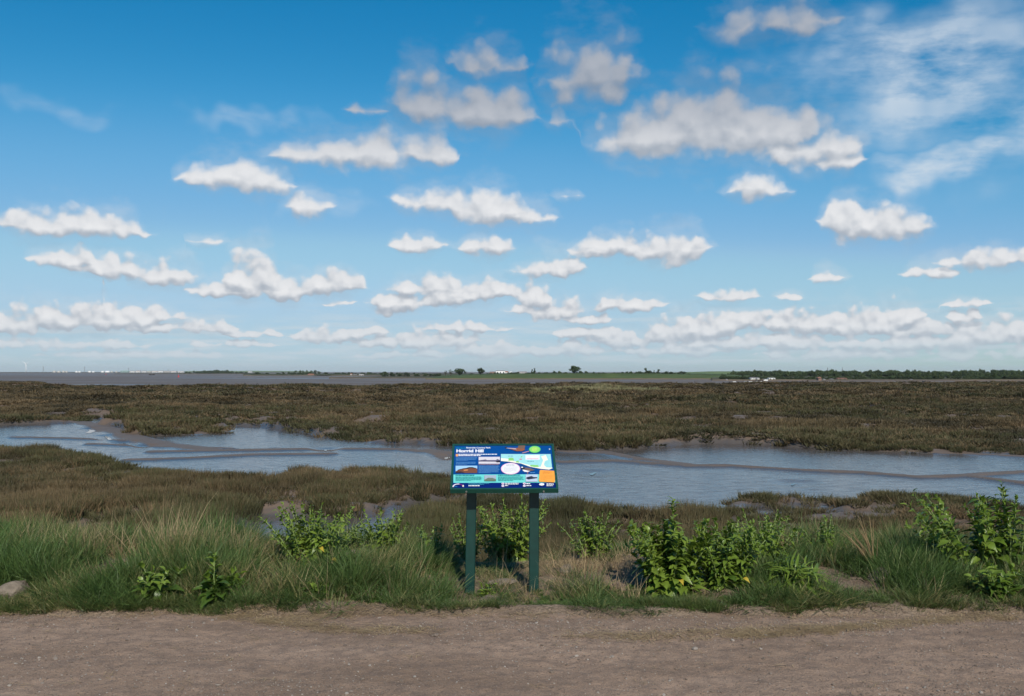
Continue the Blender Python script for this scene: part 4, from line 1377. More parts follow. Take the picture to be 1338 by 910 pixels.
def leafy_plant(label, px, Yb_, height, n_stem, spread, leaf, seed, lean=0.0, mat=None, kinds=(0, 1, 2, 3), density=1.0, basal=0, tall=None, yellow=0, big=.052, group='leafy plants along the verge'):
    r_ = random.Random(seed)
    mat = mat or M_LEAF
    base = at(px, Yb_)
    base.z = float(bank_z(np.array(base.x), np.array(Yb_)))
    root = thing('leafy_plant', label, 'plant', base, 0, group)
    stem = MB()
    sv_, sf_, st_ = [], [], []
    count = 0
    def put_leaf(pos, dv, up, s_, kind, mt):
        nonlocal count
        M = leaf_frame(pos, dv, up) @ Matrix.Diagonal((s_, s_ * r_.uniform(.75, 1.15), s_ * r_.uniform(.6, 1.2), 1))
        if s_ >= big and count < 260:
            o_ = bpy.data.objects.new('leaf', leaf_me(kind, mt))
            C.objects.link(o_); o_.parent = root; o_.matrix_local = M
            count += 1
        else:
            Vn = LM[kind][0]
            n0 = len(sv_)
            sv_.extend([tuple(M @ Vector(v)) for v in Vn]); st_.extend(LM[kind][2])
            sf_.extend([tuple(i_ + n0 for i_ in f) for f in LM[kind][1]])
    for s in range(n_stem):
        a_ = r_.uniform(0, 2 * math.pi); rr = spread * math.sqrt(r_.uniform(0, 1))
        H_ = height * r_.uniform(.62, 1.0)
        if tall and s == 0:
            H_, a_, rr = tall[1], 0, 0
        tipx = rr * math.cos(a_) * 1.15 + lean * H_ * r_.uniform(.5, 1.2); tipy = rr * math.sin(a_) * .8
        bx_, by_ = rr * math.cos(a_) * .35, rr * math.sin(a_) * .3
        if tall and s == 0:
            bx_ = tipx = tall[0]
        pts_ = []
        for j in range(7):
            t = j / 6
            pts_.append(Vector((bx_ + (tipx - bx_) * t ** 1.3 + r_.uniform(-.006, .006), by_ + (tipy - by_) * t ** 1.3, -.01 + H_ * (t - .12 * t * t * (rr / max(spread, .01))))))
        stem.tube(pts_, [.006, .0055, .005, .0045, .0038, .003, .0015], 5)
        nl = int((12 + H_ * 64) * density)
        ph = r_.uniform(0, 6.3)
        for j in range(nl):
            t = .06 + .94 * (j + r_.random()) / nl
            ii = min(int(t * 6), 5); f_ = t * 6 - ii
            p_ = pts_[ii].lerp(pts_[ii + 1], f_)
            axis = (pts_[ii + 1] - pts_[ii]).normalized()
            ph += 2.4 + r_.uniform(-.3, .3)
            rad = axis.orthogonal().normalized()
            rad.rotate(Matrix.Rotation(ph, 3, axis))
            elev = .30 + .75 * t + r_.uniform(-.55, .45)
            dv = rad * math.cos(elev) + axis * math.sin(elev)
            up = axis * math.cos(elev) - rad * math.sin(elev) + Vector((r_.uniform(-.6, .6), r_.uniform(-.6, .6), .3))
            s_ = leaf * (1.15 - .62 * t) * r_.choice((.55, .8, 1.0, 1.15, 1.4))
            put_leaf(p_, dv, up, s_, r_.choice(kinds), mat if t < .55 or mat is not M_LEAF else M_LEAFL)
    for j in range(basal):
        a_ = r_.uniform(0, 2 * math.pi); el_ = r_.uniform(.1, .9)
        rr = spread * .5 * r_.random()
        dv = Vector((math.cos(a_) * math.cos(el_), math.sin(a_) * math.cos(el_) - .15, math.sin(el_)))
        put_leaf(Vector((rr * math.cos(a_), rr * math.sin(a_), r_.uniform(.0, .05))), dv, Vector((0, -.25, 1)), leaf * r_.uniform(.9, 1.55), r_.choice(kinds), mat)
    for j in range(yellow):
        a_ = r_.uniform(-2.6, -.5)
        o_ = bpy.data.objects.new('leaf', leaf_me(1, M_YEL))
        C.objects.link(o_); o_.parent = root
        o_.matrix_local = leaf_frame(Vector((spread * .75 * math.cos(a_), -spread * .7, r_.uniform(.08, .22))), Vector((math.cos(a_), -.6, .1)), Vector((0, -.5, 1))) @ Matrix.Diagonal((min(leaf, .07),) * 3 + (1,))
        o_['label'] = 'withered yellow leaf'
    stem.build('stem', M_STEM, root, True)
    if sv_:
        me = mesh_from('small_leaves', sv_, sf_, True, {'t': st_})
        tag(obj('small_leaves', me, M_LEAFL if mat is M_LEAF else mat, root), kind='stuff')
    return root

leafy_plant('low leafy plant tucked into the foot of the long grass', 207, 6.98, .24, 9, .20, .095, 1, basal=34, density=.8)
leafy_plant('dark leafy plant with one upright shoot at the grassy path edge', 287, 6.93, .20, 9, .20, .105, 2, basal=50, tall=(-.04, .34), density=.8)
leafy_plant('tall bushy leafy plant with a yellow leaf beside bare earth', 408, 7.75, .56, 38, .38, .066, 3, basal=14, yellow=2, mat=M_LEAFL)
leafy_plant('slim leafy plant in front of the narrow creek', 502, 8.0, .52, 18, .22, .060, 4, mat=M_LEAFL)
leafy_plant('small leafy shoots close beside the sign post', 566, 8.30, .38, 7, .14, .060, 5, mat=M_LEAFL)
leafy_plant('leafy plant standing behind the sign posts', 662, 9.0, .66, 32, .36, .074, 6, tall=(.14, .74), mat=M_LEAFL)
leafy_plant('upright leafy plant above the straw beside the sign', 775, 8.2, .47, 22, .25, .062, 7, mat=M_LEAFL)
leafy_plant('large glossy dark leafy bush with big leaves next to dry straw', 876, 7.15, .58, 34, .33, .098, 8, basal=60, density=1.25, tall=(.02, .70), yellow=1)
leafy_plant('light green leafy bush leaning against the big dark bush', 944, 7.28, .54, 36, .32, .070, 9, basal=40, density=1.2, yellow=1, lean=.15)
leafy_plant('leafy plant rising behind the light green bush', 998, 7.8, .50, 24, .28, .064, 10, mat=M_LEAFL)
leafy_plant('strap leaved green plant in the middle of the long grass', 1040, 7.15, .24, 12, .16, .19, 11, kinds=(4, 5), basal=60, density=.7, mat=M_LEAFL)
leafy_plant('sprawling leafy plant with long arching stems at the marsh edge', 1268, 7.60, .66, 16, .38, .105, 12, lean=-.35, density=.8)
leafy_plant('tall leafy plant with arching stems beside the sprawling one', 1316, 7.50, .74, 12, .26, .100, 13, lean=-.1, density=.8)
leafy_plant('low leafy plant below the tall arching stems', 1305, 6.95, .26, 9, .18, .085, 14, basal=24)

leafy_plant('bright leafy shoots between the slim plant and the bushy plant', 458, 8.1, .34, 10, .18, .056, 21, mat=M_LEAFL)
leafy_plant('low leafy sprawl beneath the yellow leaf', 415, 7.05, .12, 5, .16, .075, 22, basal=30)
leafy_plant('short leafy plant among dead grass at the marsh edge', 612, 9.0, .52, 10, .18, .060, 23, mat=M_LEAFL)
leafy_plant('leafy shoots above long grass near the dead stalks', 1080, 8.1, .36, 10, .2, .058, 24, mat=M_LEAFL)
leafy_plant('little leafy plant at the bottom of a sign post', 636, 7.32, .12, 4, .06, .055, 25, basal=12, mat=M_LEAFL)
# small weeds in the turf
wv = []
for i in range(NVAR):
    r_ = random.Random(700 + i); V = []; Fs = []; T = []
    for j in range(14):
        a_ = r_.uniform(0, 6.3); el_ = r_.uniform(.05, .8); kd = r_.choice((0, 1, 3))
        M = leaf_frame(Vector((r_.gauss(0, .3), r_.gauss(0, .3), r_.uniform(0, .3))), Vector((math.cos(a_), math.sin(a_), math.sin(el_))), Vector((0, -.2, 1))) @ Matrix.Scale(r_.uniform(.5, .95), 4)
        b_ = len(V); V += [tuple(M @ Vector(v)) for v in LM[kd][0]]; T += LM[kd][2]; Fs += [tuple(x + b_ for x in f) for f in LM[kd][1]]
    wv.append((V, Fs, T))
Xs = []; Ys = []
for px, yc, sx_, n_ in ((720, 7.15, .12, 14), (800, 7.2, .3, 40), (560, 7.05, .14, 14), (470, 6.95, .16, 14), (650, 7.35, .07, 5), (1100, 7.0, .3, 12), (860, 6.85, .2, 18)):
    c_ = at(px, yc)
    Xs += list(q.normal(c_.x, sx_, n_)); Ys += list(q.normal(yc, .07, n_))
Xs = np.array(Xs); Ys = np.array(Ys); n = len(Xs)
sc_ = q.uniform(.03, .055, n)
scatter('weeds', wv, np.stack([Xs, Ys, bank_z(Xs, Ys)], 1), np.stack([q.normal(0, .1, n), q.normal(0, .1, n), q.uniform(0, 6.3, n)], 1), np.stack([sc_] * 3, 1), q.randint(0, NVAR, n), M_LEAF, 'small leafy weeds in the turf around the sign', 'weeds', smooth=True)

# ------------------------------------------------------------------ far shores
FZ = -4.3
def shore_mat(name, ca, cb, foot):
    m, k, out = material(name)
    geo = k.node('ShaderNodeNewGeometry')
    sp_ = k.node('ShaderNodeSeparateXYZ'); k.l.new(geo.outputs['Position'], sp_.inputs[0])
    n1 = k.noise(k.v('MULTIPLY', geo.outputs['Position'], (.02, .02, .3)), 1.0, 5.0, .65)
    n2 = k.noise(geo.outputs['Position'], .12, 4.0, .6)
    c = k.mix(k.map(n1, .35, .65), ca, cb)
    c = k.mix(k.map(k.m('ADD', sp_.outputs[2], k.m('MULTIPLY', n2, 1.2)), -3.4, -2.6, 1, 0), c, foot)
    p = k.node('ShaderNodeBsdfPrincipled'); p.inputs['Roughness'].default_value = .95; p.inputs['Specular IOR Level'].default_value = .1
    k.l.new(c, p.inputs['Base Color']); k.l.new(p.outputs[0], out.inputs[0])
    return m
M_BANK = shore_mat('bank_grass', (.050, .075, .030), (.075, .105, .042), (.17, .125, .085))
M_FIELD = shore_mat('field_grass', (.10, .15, .06), (.13, .18, .07), (.13, .18, .07))
M_SHORE = shore_mat('shore_land', (.055, .060, .035), (.085, .080, .050), (.13, .10, .075))
def shore(name, x0, x1, D, crest, wd, back, mat, n=120, jit=.3, seed=1):
    """a bank: foot on the mud at distance D, crest height given along photo x, flat land behind"""
    xs_ = np.linspace(x0, x1, n)
    cx_ = np.interp(xs_, [c[0] for c in crest], [c[1] for c in crest])
    rows = [(0, -.3), (wd * .12, .9), (wd * .45, None), (wd, 1.0), (wd + back, 1.0), (wd + back + 5, -.3)]
    Xr = []; Yr = []; Zr = []
    for i, (dd, f) in enumerate(rows):
        Dn = D + dd + 18 * (fbm(xs_ * .02, xs_ * 0 + i, seed, 3) - .5)
        zc = cx_ + jit * (fbm(xs_ * .06, xs_ * 0 + i, seed + 5, 3) - .5) * 2
        if f is None: z_ = FZ + (zc - FZ) * .62
        elif f == .9: z_ = FZ + .9 + 0 * zc
        elif f == 1.0: z_ = zc
        else: z_ = FZ - .3 + 0 * zc
        Xr.append((xs_ - CX) / FPX * Dn); Yr.append(Dn); Zr.append(z_)
    return grid_obj(name, np.array(Xr), np.array(Yr), np.array(Zr), mat)
shore('far_shore', -120, 420, 5200, [(-120, -2.2), (420, -1.5)], 80, 3500, M_SHORE, seed=11)
shore('island_shore', 150, 345, 2500, [(150, -3.4), (230, -2.6), (345, -2.6)], 40, 160, M_SHORE, seed=12)
shore('wooded_shore', 318, 620, 1380, [(318, -2.2), (480, -1.8), (620, -1.5)], 40, 500, M_SHORE, seed=13)
shore('brown_foreshore', 430, 700, 840, [(430, -4.25), (500, -3.2), (700, -2.8)], 30, 200, M_SHORE, seed=14)
shore('grassy_bank', 556, 980, 760, [(556, -3.6), (600, -1.6), (650, -.2), (760, .25), (850, .1), (920, -.8), (980, -1.6)], 26, 420, M_BANK, seed=15)
shore('wooded_bank', 930, 1520, 640, [(930, -2.8), (1000, -2.6), (1520, -2.6)], 40, 900, M_SHORE, seed=16)
shore('distant_hill', 880, 1120, 2400, [(880, -1), (925, 2.6), (1000, 3.0), (1120, 2.0)], 160, 500, M_FIELD, seed=17)
shore('distant_downs', 200, 420, 7500, [(200, 1), (260, 9), (330, 10), (400, 6), (420, 1)], 400, 1500, M_FIELD, seed=18, jit=2)

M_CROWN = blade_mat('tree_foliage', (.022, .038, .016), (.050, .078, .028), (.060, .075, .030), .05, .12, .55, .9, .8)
M_BARK = plain('bark', (.07, .055, .045), .9, var=.3, scale=3)
def crown_mesh(name, seed, nq, lumps, leafs, top=1.0, rag=.12):
    r_ = np.random.RandomState(seed)
    V = []; Fs = []; T = []
    for i in range(nq):
        lx, ly, lz, lr = lumps[r_.randint(len(lumps))]
        d = r_.normal(size=3); d /= np.linalg.norm(d)
        rr = lr * r_.uniform(.35, 1.0) ** .5 * (1 + r_.normal(0, rag))
        c = np.array([lx, ly, lz]) + d * rr * np.array([1, 1, .85])
        a = r_.normal(size=3); a /= np.linalg.norm(a)
        nn = d + r_.normal(0, .5, 3); nn /= np.linalg.norm(nn)
        u_ = np.cross(nn, a); u_ /= np.linalg.norm(u_); v_ = np.cross(nn, u_)
        s_ = leafs * r_.uniform(.6, 1.4)
        b = len(V)
        for aa in (0, 2.1, 4.2):
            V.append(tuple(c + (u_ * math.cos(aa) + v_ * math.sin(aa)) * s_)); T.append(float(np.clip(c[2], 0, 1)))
        Fs.append((b, b + 1, b + 2))
    return mesh_from(name, V, Fs, False, {'t': T})
def trunk_mesh(name, seed, h):
    r_ = random.Random(seed)
    m_ = MB()
    m_.tube([(0, 0, -.02), (.01, 0, h * .5), (0, .01, h)], [.045, .034, .02], 6)
    for i in range(4):
        a_ = r_.uniform(0, 6.3)
        m_.tube([(0, 0, h * r_.uniform(.5, .8)), (math.cos(a_) * .16, math.sin(a_) * .16, h * 1.15), (math.cos(a_) * .26, math.sin(a_) * .26, h * 1.5)], [.018, .012, .005], 5)
    return m_.mesh(name)
def lumpset(seed, n, rx, z0, z1, r0, r1):
    r_ = random.Random(seed)
    out = []
    for i in range(n):
        a_ = r_.uniform(0, 6.3); rr = rx * math.sqrt(r_.random()); z_ = r_.uniform(z0, z1)
        rr *= 1 - .55 * ((z_ - z0) / (z1 - z0)) ** 2
        out.append((rr * math.cos(a_), rr * math.sin(a_), z_, r_.uniform(r0, r1)))
    return out
CROWN = {
    'round': [(crown_mesh('crown', 61 + i, 1100, lumpset(i + 1, 15, .34, .30, .80, .13, .22), .045), trunk_mesh('trunk', i, .40)) for i in range(3)],
    'tall': [(crown_mesh('crown', 71 + i, 800, lumpset(i + 31, 14, .20, .16, .88, .08, .15), .035), trunk_mesh('trunk', i + 9, .30)) for i in range(2)],
    'bush': [(crown_mesh('crown', 81 + i, 600, lumpset(i + 51, 11, .42, .18, .62, .16, .26), .055), trunk_mesh('trunk', i + 19, .22)) for i in range(3)],
    'thin': [(crown_mesh('crown', 91, 240, lumpset(77, 14, .26, .35, .92, .06, .12), .035, rag=.3), trunk_mesh('trunk', 33, .55))],
}
ORD = ['first', 'second', 'third', 'fourth', 'fifth', 'sixth', 'seventh', 'eighth', 'ninth', 'tenth', 'eleventh', 'twelfth']
TN = [0]
def tree(px, ytop, ybot, wpx, D, kind, label, group=None):
    """a tree at distance D whose top, foot and width are given in photo pixels"""
    TN[0] += 1
    vs = CROWN[kind]
    cm_, tm_ = vs[TN[0] % len(vs)]
    z0 = zat(ybot, D); h = zat(ytop - .8, D) - z0; w = wpx * 1.35 / FPX * D
    root = thing('bush' if kind == 'bush' else 'tree', label, 'bush' if kind == 'bush' else 'tree', (at(px, D).x, D, z0), TN[0] * 1.7, group)
    ew = {'round': 1.0, 'tall': .55, 'bush': 1.15, 'thin': .65}[kind]
    for nm, me, mt in (('crown', cm_, M_CROWN), ('trunk', tm_, M_BARK)):
        o_ = obj(nm, me, mt, root)
        o_.scale = (w / ew, w / ew, h / (.98 if kind != 'bush' else .86))
    return root
G1 = 'trees on the far grassy bank'
tree(600, 480.6, 492.5, 16, 900, 'round', 'broad rounded tree with a bushy crown where the grassy bank begins', G1)
tree(628, 481.2, 491, 10, 900, 'round', 'compact round tree between the broad tree and the white buildings', G1)
tree(589, 483.5, 492, 6, 900, 'thin', 'sparse thin tree beside the broad rounded tree', G1)
tree(582, 484.5, 492, 4, 905, 'thin', 'smaller sparse tree next to the thin one', G1)
tree(750, 478.2, 490, 15, 800, 'round', 'large dark solitary tree with a full crown on top of the grassy bank', G1)
tree(698.5, 481.8, 489.5, 3.4, 900, 'tall', 'taller of two narrow columnar trees by the domed building', G1)
tree(695.2, 483.2, 489.5, 2.6, 905, 'tall', 'shorter of two narrow columnar trees by the domed building', G1)
tree(758, 484.6, 490, 6, 810, 'bush', 'rounded bush leaning on the large solitary tree', G1)
tree(844, 481.2, 491, 4.4, 900, 'tall', 'tall dark tree with a forked top above the hedge', G1)
tree(848.5, 484, 491, 7, 890, 'round', 'low rounded tree joined to the forked one', G1)
tree(860, 483, 491, 4.6, 900, 'tall', 'small upright tree beyond the forked tree', G1)
tree(854.5, 484.5, 491, 1.8, 900, 'tall', 'tiny pointed tree between two larger ones', G1)
GB = 'bushes on the crest of the grassy bank'
for i, (px, yt, w) in enumerate(((705, 486.4, 5), (712, 486.5, 4), (725, 485.2, 6), (730.5, 484.8, 6), (739.5, 486.3, 4))):
    tree(px, yt, 491.5, w, 840, 'bush', ORD[i] + ' small bush on the bank crest from the columnar trees towards the large solitary tree', GB)
for i, (px, yt, w) in enumerate(((766, 485.4, 6), (775, 485.9, 5), (783, 486.8, 5), (813, 486.6, 6), (824, 485, 6), (836, 485, 8))):
    tree(px, yt, 491.5, w, 840, 'bush', ORD[i] + ' small bush on the bank crest from the large solitary tree towards the forked tree', GB)
for i, (px, yt, w) in enumerate(((870, 485.8, 8), (878, 486, 8), (888, 487.4, 7))):
    tree(px, yt, 491.5, w, 840, 'bush', ORD[i] + ' bush beyond the forked tree towards the pale green field', GB)
tree(668, 486.8, 491.5, 5, 840, 'bush', 'small bush right below the white domed tank', GB)
tree(674, 487, 491.5, 5, 840, 'bush', 'small bush between the domed tank and the pale long building', GB)
GH = 'bushes in the low hedge'
for i, (px, yt, w) in enumerate(((573, 487.5, 11), (564, 489, 8), (556, 487.5, 8), (545, 488, 8), (531, 487, 9), (521, 487.5, 8), (512, 486, 8), (502, 486, 10))):
    tree(px, yt, 493.5, w, 1000, 'bush', ORD[i] + ' bush of the low hedge counted from the broad rounded tree towards the cottages', GH)
for (px, yt, w, lb) in ((615, 487.6, 8, 'low bush between the broad rounded tree and the compact round tree'), (638, 487.5, 8, 'low bush between the compact round tree and the pale buildings'), (646, 487.2, 6, 'low bush touching the wing of the pale buildings')):
    tree(px, yt, 493.5, w, 1000, 'bush', lb, GH)
for i, (px, yt, w) in enumerate(((416.5, 485.8, 3.5), (411, 484.4, 5), (406.5, 485, 4), (401.5, 484.2, 3), (396, 485, 3.5), (391.5, 484.6, 4), (386, 485, 4), (378, 486.4, 4), (370, 486.6, 4))):
    tree(px, yt, 491.5, w * 1.15, 1500, 'tall', ORD[i] + ' upright tree in the row behind the brown building, counted from the white cottages', 'row of trees behind the brown building')
for i, (px, yt, w) in enumerate(((496, 487.8, 7), (487, 488, 6), (481, 486.7, 4), (472, 487, 5), (460, 486.6, 4), (455, 487, 5), (451, 487.4, 4), (442, 487, 7), (433, 489, 7), (424, 488.4, 8), (362, 488.2, 9), (350, 488, 8))):
    tree(px, yt, 492, w * 1.2, 1450, 'bush', ORD[i] + ' dark clump on the wooded shore counted from the hedge towards the island', 'tree clumps along the wooded shore')
G2 = 'trees standing out of the wood'
tree(1122, 484.6, 496, 9, 980, 'round', 'broad tree rising above the wood by the pale slope', G2)
tree(1184, 485.4, 496, 11, 1000, 'round', 'wide flat topped tree in the middle of the wood', G2)
tree(1195, 486.2, 496, 9, 1005, 'round', 'lower tree joined to the flat topped one', G2)
tree(1270, 483.6, 496, 10, 960, 'round', 'paler green rounded tree standing above the wood', G2)
tree(1298.5, 483.2, 496, 7, 960, 'round', 'narrower pale tree above the wood near the wreck', G2)
tree(958.5, 484.6, 494, 3.2, 1200, 'tall', 'lone upright tree against the pale green field', G2)
tree(993.5, 484.8, 496, 6, 1050, 'tall', 'pointed dark tree behind the white caravans', G2)
tree(989, 485.6, 496, 3, 1052, 'thin', 'thin bare topped tree beside the pointed dark tree', G2)
tree(1054, 485, 496, 6, 1050, 'round', 'rounded treetop beneath the pair of slim masts', G2)
tree(1039, 485.5, 496, 6, 1050, 'round', 'round treetop standing before the masts', G2)
tree(891, 486, 490.5, 11, 1800, 'round', 'flat topped clump at the foot of the pale green field', G2)

# woods read as one mass
def wood(name, label, px0, px1, D0, D1, n, top, bot, wpx, mat=M_CROWN, kinds=('round', 'bush'), group=None):
    vs = []
    for i in range(NVAR):
        me = (CROWN['round'] + CROWN['bush'])[i][0]
        vs.append(([v.co[:] for v in me.vertices], [tuple(p.vertices) for p in me.polygons], [a.value for a in me.attributes['t'].data]))
    px = q.uniform(px0, px1, n); D = q.uniform(D0, D1, n)
    Xs = (px - CX) / FPX * D
    yb = np.interp(px, [b[0] for b in bot], [b[1] for b in bot]); yt = np.interp(px, [b[0] for b in top], [b[1] for b in top]) + q.normal(0, .5, n)
    fr_ = (D - D0) / (D1 - D0)
    yt = yt + (1 - fr_) * 4.0 * q.uniform(.3, 1, n)
    z0 = EYE - (yb - HY) / FPX * D; h = (yb - yt) / FPX * D
    w = wpx / FPX * D * q.uniform(.7, 1.3, n)
    return scatter(name, vs, np.stack([Xs, D, z0], 1), np.stack([np.zeros(n), np.zeros(n), q.uniform(0, 6.3, n)], 1), np.stack([w, w, h / .9], 1), q.randint(0, NVAR, n), mat, label, 'woodland')
wood('woodland', 'long dark wood along the far bank beyond the mudflat', 955, 1480, 800, 1150, 520, [(955, 485.6), (975, 484.4), (1050, 484.4), (1120, 483.6), (1200, 484.2), (1260, 484), (1320, 483.4), (1480, 483)], [(955, 496), (1100, 497), (1480, 498)], 11)
wood('island_wood', 'low dark wood covering the distant island', 240, 326, 2520, 2640, 150, [(240, 486.6), (250, 485.2), (285, 483.6), (305, 484.8), (326, 487)], [(240, 488.6), (326, 489)], 5)
wood('shore_scrub', 'scrub along the foot of the far wood', 940, 1480, 651, 668, 420, [(940, 489.5), (975, 490.5), (1015, 491.5), (1060, 491.5), (1150, 491.5), (1180, 489.5), (1480, 489)], [(940, 497), (1480, 497.6)], 8)
wood('shore_hedge', 'thin dark hedge along the wooded shore', 326, 580, 1400, 1480, 170, [(326, 487.2), (440, 487.0), (500, 486.8), (580, 488)], [(326, 491.3), (580, 492.5)], 7)
wood('crest_hedge', 'thin dark hedge along the crest of the grassy bank', 640, 905, 850, 900, 170, [(640, 486.9), (720, 486.2), (800, 486.6), (850, 485.9), (905, 487.2)], [(640, 490.5), (905, 491)], 5)
wood('bank_hedge', 'line of hedges at the end of the grassy bank', 880, 990, 900, 1050, 90, [(880, 488.4), (920, 489), (990, 488)], [(880, 493), (990, 494.5)], 7)

# ------------------------------------------------------------------ things on the horizon
M_WHITE = plain('white_render', (.78, .78, .76), .7, var=.08, scale=.2)
M_ROOF = plain('grey_roof', (.22, .20, .20), .8, var=.15, scale=.3)
M_RROOF = plain('red_roof', (.25, .12, .08), .8, var=.15, scale=.3)
M_BROWN = plain('brown_walls', (.24, .15, .11), .85, var=.15, scale=.3)
M_DARK = plain('window_dark', (.03, .035, .04), .2)
M_TURB = plain('turbine_white', (.80, .81, .82), .4)
M_PYL = plain('galvanised_steel', (.30, .32, .34), .6, metal=.3)
M_RED = plain('buoy_red', (.55, .03, .03), .4)
M_HULL = plain('dark_hull', (.03, .03, .033), .7, var=.2, scale=.5)

D = 7600
tb = thing('wind_turbine', 'white three bladed wind turbine on the far horizon', 'wind turbine', (at(34, D).x, D, FZ))
hz = zat(475.6, D) - FZ
MB().tube([(0, 0, 0), (0, 0, hz * .5), (0, 0, hz - 1)], [3.4, 2.8, 2.0], 16).build('tower', M_TURB, tb, True)
MB().box(-2.2, 2.2, -4, 7, -2, 2.4).build('nacelle', M_TURB, tb, loc=(0, 0, hz))
MB().tube([(0, -4, .2), (0, -6, .2), (0, -7.4, .2)], [2.2, 1.9, .5], 12).build('hub', M_TURB, tb, True, loc=(0, 0, hz))
for a_ in (55, -55, 178):
    b_ = MB()
    L_ = 33
    sec = [(0, 1.5, 1.3), (.12, 2.6, 1.1), (.3, 2.5, .8), (.6, 1.8, .5), (.9, 1.1, .3), (1, .3, .15)]
    V = []; Fs = []
    for i, (t, c_, th) in enumerate(sec):
        z_ = 1.5 + t * L_
        V += [(-c_ * .4, 0, z_), (0, -th, z_), (c_ * .9, 0, z_), (0, th, z_)]
        if i:
            n0 = 4 * i
            Fs += [(n0 - 4 + j, n0 - 4 + (j + 1) % 4, n0 + (j + 1) % 4, n0 + j) for j in range(4)]
    b_.add(V, Fs)
    b_.build('blade', M_TURB, tb, loc=(0, -5.6, hz + .2), rot=(0, R(a_), 0))

def pylon(px, ytop, D, label, arms=True, w=7.0):
    h = zat(ytop, D) - FZ
    t = thing('pylon' if arms else 'mast', label, 'pylon' if arms else 'mast', (at(px, D).x, D, FZ), 0, 'pylons on the horizon' if arms else 'masts above the wood')
    m_ = MB()
    th = .45 if arms else .3
    tp = .18
    for sx_ in (-1, 1):
        for sy_ in (-1, 1):
            m_.tube([(sx_ * w / 2, sy_ * w / 2, 0), (sx_ * w * tp, sy_ * w * tp, h * .55), (sx_ * w * tp * .5, sy_ * w * tp * .5, h)], [th, th * .8, th * .5], 4)
    m_.build('legs', M_PYL, t)
    m_ = MB()
    for i in range(7):
        z0, z1 = h * i / 8, h * (i + 1) / 8
        f = lambda z_: w / 2 + (w * tp - w / 2) * min(z_ / (h * .55), 1)
        for sy_ in (-1, 1):
            m_.tube([(-f(z0), sy_ * f(z0), z0), (f(z1), sy_ * f(z1), z1)], th * .4, 3); m_.tube([(f(z0), sy_ * f(z0), z0), (-f(z1), sy_ * f(z1), z1)], th * .4, 3)
    m_.build('bracing', M_PYL, t)
    if arms:
        for zf, L_ in ((.70, 8), (.82, 9.5), (.94, 7)):
            m_ = MB()
            m_.tube([(-L_, 0, h * zf), (0, 0, h * zf + .9), (L_, 0, h * zf)], th * .6, 4)
            m_.tube([(-L_, 0, h * zf), (L_, 0, h * zf)], th * .5, 4)
            m_.build('cross_arm', M_PYL, t)
pylon(56.5, 478.6, 6300, 'steel lattice pylon standing close to the wind turbine')
pylon(110.5, 479, 6400, 'steel lattice pylon above the pale storage tanks')
pylon(168, 480.6, 6600, 'steel lattice pylon by the green roofed sheds')
pylon(219.5, 482.6, 7000, 'faint steel pylon beyond the distant town')
pylon(1081.5, 480.3, 1500, 'slim lattice mast above the wood, first of a pair', False, 2.2)
pylon(1100.5, 480.6, 1500, 'slim lattice mast above the wood, second of a pair', False, 2.2)

def house(px0, px1, ytop, ybot, D, label, wall=M_WHITE, roof=M_ROOF, pitch=.35, depth=None, group='far buildings', cat='building', name='house'):
    z0 = zat(ybot, D); h = zat(ytop, D) - z0; w = (px1 - px0) / FPX * D; dp = depth or max(w * .6, 5)
    t = thing(name, label, cat, (at((px0 + px1) / 2, D).x, D, z0), 0, group)
    wh = h * (1 - pitch)
    MB().box(-w / 2, w / 2, 0, dp, -2, wh).build('wall', wall, t)
    e = .25
    m_ = MB()
    if pitch > .05:
        V = [(-w / 2 - e, -e, wh), (w / 2 + e, -e, wh), (w / 2 + e, dp + e, wh), (-w / 2 - e, dp + e, wh), (-w / 2 + e, dp / 2, h), (w / 2 - e, dp / 2, h)]
        m_.add(V, [(0, 1, 5, 4), (2, 3, 4, 5), (1, 2, 5), (3, 0, 4), (3, 2, 1, 0)])
    else:
        m_.box(-w / 2 - e, w / 2 + e, -e, dp + e, wh, h)
    m_.build('roof', roof, t)
    nw = max(2, int(w / 4))
    for i in range(nw):
        xc = -w / 2 + w * (i + .5) / nw
        b_ = MB().box(xc - w / nw * .22, xc + w / nw * .22, -.08, .05, wh * .35, wh * .75).build('window', M_DARK, t)
    return t
house(981, 985.5, 493.2, 495.6, 644, 'pale low building at the end of the white caravans')
house(985.5, 989, 493.2, 495.8, 644, 'white gabled cottage among dark trees by the shore')
house(989, 992.5, 493.4, 495.9, 642, 'small white gabled outhouse touching the cottage')
house(1004.8, 1013, 493.9, 497.2, 644, 'long white flat roofed caravan on the far bank', roof=M_WHITE, pitch=.08, cat='caravan', name='caravan')
house(998, 1003.5, 495.5, 497, 641, 'low white caravan beside the longer one', roof=M_WHITE, pitch=.12, cat='caravan', name='caravan')
house(1069.5, 1073.5, 492.8, 496.4, 644, 'small brown gabled house in the scrub', M_BROWN, M_RROOF, .45)
house(1076, 1079, 495.2, 497.2, 644, 'tiny white shed in the scrub by the brown house')
house(1086, 1089.5, 495, 497, 644, 'white shed with a dark roof near the long low barn')
house(1089.8, 1092.5, 495.8, 497.4, 643, 'smaller white shed beside the dark roofed one')
house(1095, 1107, 494, 496.2, 644, 'long low tan barn at the foot of the wood', M_BROWN, M_RROOF, .4)
house(1190.6, 1192.8, 495.6, 497.4, 644, 'single white hut alone at the foot of the wood')
house(949, 951, 495.4, 497.4, 644, 'white hut standing where the grassy bank ends')
house(402, 410, 488.6, 491.6, 1390, 'long brown low building in front of the row of trees', M_BROWN, M_RROOF, .4)
house(457.6, 460, 488.2, 490.8, 1390, 'pale gabled cottage on the wooded shore', M_WHITE, M_RROOF, .5)
